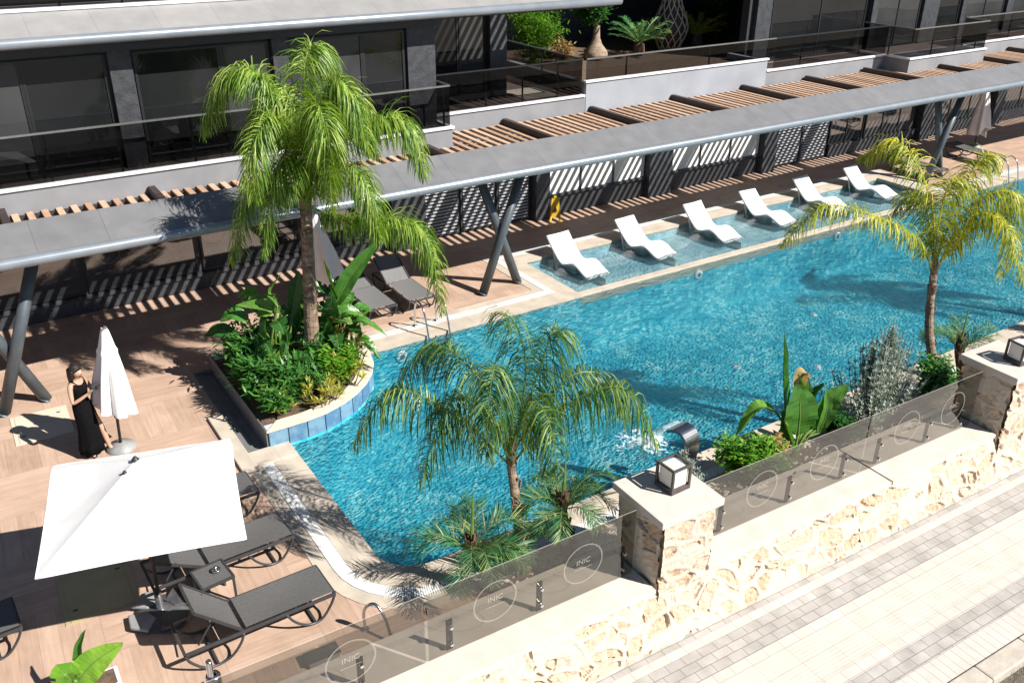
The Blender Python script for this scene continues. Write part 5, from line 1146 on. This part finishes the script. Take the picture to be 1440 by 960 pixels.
prof = [(.30, -.02), (.42, .25), (.56, .6), (.55, .95), (.40, 1.3), (.29, 1.7), (.33, 2.3), (.36, 3.2), (.34, 4.6)]
pz = spl([(a, 0, z) for a, z in prof], 40); b.lathe([(p.x * .96, p.z) for p in pz], 20); b.build('trunk', M['beam'], t, smooth=True); b = MB()
def pr_at(z):
    for p, q in zip(pz, pz[1:]):
        if p.z <= z <= q.z: return p.x + (q.x - p.x) * (z - p.z) / (q.z - p.z + 1e-9)
    return pz[-1].x
for k in range(12):
    for s in (-1, 1): b.tube([(pr_at(z) * math.cos(k * .5236 + s * z * 1.05), pr_at(z) * math.sin(k * .5236 + s * z * 1.05), z) for z in [i * .075 for i in range(60)]], .02, 5)
b.build('lattice', M['net'], t, smooth=True)
b = MB(); r = random.Random(9)
for i in range(5): rosette(b, V((r.uniform(-.5, .5), r.uniform(-.5, .5), 4.5 + r.uniform(0, .6))), 60, .7, .02, r, e0=-.4)
b.build('crown', M['fern'], t)
bush('garden_tree', 'slim dark leaved tree at the right end of the terrace garden', (24.3, 24.2, 3.6), (.9, .8, 2.6), 1500, .2, 'fern', 'tree', seed=64, width=.4, stems=12, v1=.85)
# ------------------------------------------------------------------ person in the long black dress
pe = thing('person', 'woman in a long black dress holding a dark camera in both hands', 'person', (1.04, 14.40, 0), R(-50))
vs, ed, rd = [], [], []
def chain(start, pts):
    p = start
    for (x, y, z, r_) in pts:
        vs.append((x, y, z)); rd.append(r_); i = len(vs) - 1
        if p is not None: ed.append((p, i))
        p = i
    return p
hip = chain(None, [(0, 0, .90, .125)]); waist = chain(hip, [(.0, 0, 1.05, .098)]); chest = chain(waist, [(.01, 0, 1.21, .118), (.0, 0, 1.33, .095)])
neck = chain(chest, [(.01, 0, 1.415, .046), (.03, 0, 1.46, .05)]); head = chain(neck, [(.05, 0, 1.515, .080), (.045, 0, 1.575, .086), (.03, 0, 1.63, .05)])
chain(head - 1, [(.135, 0, 1.535, .014)])
for s in (-1, 1):
    sh = chain(chest, [(.0, s * .155, 1.345, .048)])
    wr = chain(sh, [(.03, s * .20, 1.21, .039), (.07, s * .235, 1.085, .033), (.18, s * .165, 1.16, .030), (.275, s * .095, 1.235, .022)])
    pm = chain(wr, [(.315, s * .075, 1.268, .024)])
    for k, (dy, L) in enumerate(((.022, .03), (.008, .036), (-.006, .033), (-.019, .026))):
        chain(pm, [(.335, s * (.075 + dy), 1.29 - abs(dy) * .2, .0085), (.345 + L * .5, s * (.066 + dy * .9), 1.305, .008), (.342 + L * .4, s * (.046 + dy * .8), 1.315, .007)])
    chain(pm, [(.305, s * .048, 1.285, .010), (.318, s * .032, 1.30, .008)])
L = chain(hip, [(.0, -.085, .84, .085)]); L = chain(L, [(.025, -.095, .47, .055), (-.0, -.10, .27, .05), (-.02, -.10, .085, .034)]); chain(L, [(.05, -.10, .04, .030), (.14, -.105, .022, .022)])
L = chain(hip, [(.02, .085, .84, .085)]); L = chain(L, [(.17, .12, .48, .055), (.20, .135, .28, .050), (.235, .145, .085, .034)]); chain(L, [(.31, .15, .04, .030), (.39, .16, .022, .022)])
me = bpy.data.meshes.new('body'); me.from_pydata(vs, ed, []); bo = bpy.data.objects.new('body', me); col.objects.link(bo); bo.parent = pe; me.materials.append(M['skin'])
sk_ = bo.modifiers.new('skin', 'SKIN'); sk_.use_smooth_shade = True
if not me.skin_vertices: me.attributes  # layer comes with the modifier
lay = me.skin_vertices[0] if len(me.skin_vertices) else None
if lay:
    for i, r_ in enumerate(rd): lay.data[i].radius = (r_, r_); lay.data[i].use_root = (i == hip)
sb = bo.modifiers.new('sub', 'SUBSURF'); sb.levels = 1; sb.render_levels = 2
b = MB(); rows = [(1.325, .0, .108, .150), (1.25, .012, .135, .158), (1.15, .008, .122, .138), (1.05, .0, .108, .122), (.94, .0, .142, .168), (.80, .02, .165, .185), (.6, .04, .175, .195), (.4, .04, .19, .21), (.22, .03, .205, .23), (.10, .02, .22, .25)]
n = 36; vv = []
for j, (z, ox, rx, ry) in enumerate(rows):
    for k in range(n):
        a = 2 * math.pi * k / n; f = .9 + (.05 * math.cos(7 * a) * min(1, max(0, j - 4) / 4)); vv.append((ox + rx * f * math.cos(a), ry * f * math.sin(a), z + (.05 * abs(math.sin(a)) if j == 0 else 0)))
fs = []
for j in range(len(rows) - 1):
    for k in range(n):
        if j >= 5 and 2 <= k <= 2 + (j - 4): continue     # slit over the forward leg
        fs.append((j * n + k, j * n + (k + 1) % n, (j + 1) * n + (k + 1) % n, (j + 1) * n + k))
b.add(vv, fs); o = b.build('dress', M['dress'], pe, smooth=True); md = o.modifiers.new('s', 'SOLIDIFY'); md.thickness = .008
b = MB()
for s in (-1, 1): b.tube(spl([(.10, s * .075, 1.335), (.055, s * .10, 1.40), (-.03, s * .10, 1.40), (-.085, s * .08, 1.34)], 12), .007, 6)
b.build('dress_strap', M['dress'], pe)
b = MB(); m_ = 20
cap = []
for i in range(9):
    th = math.pi * .5 * i / 8 * 1.25
    for k in range(m_):
        a = 2 * math.pi * k / m_; rr_ = .104 * math.sin(th); front = max(0, math.cos(a)); z = 1.575 + .105 * math.cos(th) + front * .05 * (th > 1.1) ; cap.append((.028 + rr_ * math.cos(a) * (1 - .10 * front * (th > .9)), rr_ * .95 * math.sin(a), z))
b.add(cap, [(i * m_ + k, i * m_ + (k + 1) % m_, (i + 1) * m_ + (k + 1) % m_, (i + 1) * m_ + k) for i in range(8) for k in range(m_)])
for k in range(26):
    a = math.pi * (.42 + 1.16 * k / 25); x, y = .02 + .098 * math.cos(a), .094 * math.sin(a); b.tube(spl([(x, y, 1.60), (x * 1.05 - .01, y * 1.04, 1.50), (x * .95 - .035, y * .9, 1.38 + .02 * math.sin(k * 3))], 6), [.022, .022, .021, .02, .018, .014, .006], 6)
b.build('hair', M['hair'], pe, smooth=True)
for s in (-1, 1):
    b = MB(); b.lathe([(0, -.006), (.009, -.003), (.009, .003), (0, .006)], 8, c=(.126, s * .032, 1.555)); b.build('eye', M['hair'], pe)
b = MB(); b.bar((.124, -.022, 1.492), (.124, .022, 1.492), .012, .010); b.build('mouth', mat('lips', (.40, .12, .10), rough=.4), pe, bevel=.003)
for q, s in (((.05, -.102), 0), ((.31, .152), 0)):
    b = MB(); b.box(q[0] - .09, q[0] + .10, q[1] - .04, q[1] + .04, .0, .014); b.bar((q[0] + .03, q[1] - .045, .03), (q[0] + .03, q[1] + .045, .03), .03, .05); b.build('sandal', M['black'], pe, bevel=.004)
t = thing('camera', 'dark hand held camera raised to the chest of the woman in black', 'camera', (1.04, 14.40, 0), R(-50))
b = MB(); b.box(.325, .375, -.075, .075, 1.285, 1.37); b.build('camera_body', M['grey_phone'], t, bevel=.008)
b = MB(); b.tube([(.376, 0, 1.325), (.43, 0, 1.32)], .034, 14); b.build('lens', M['black'], t)
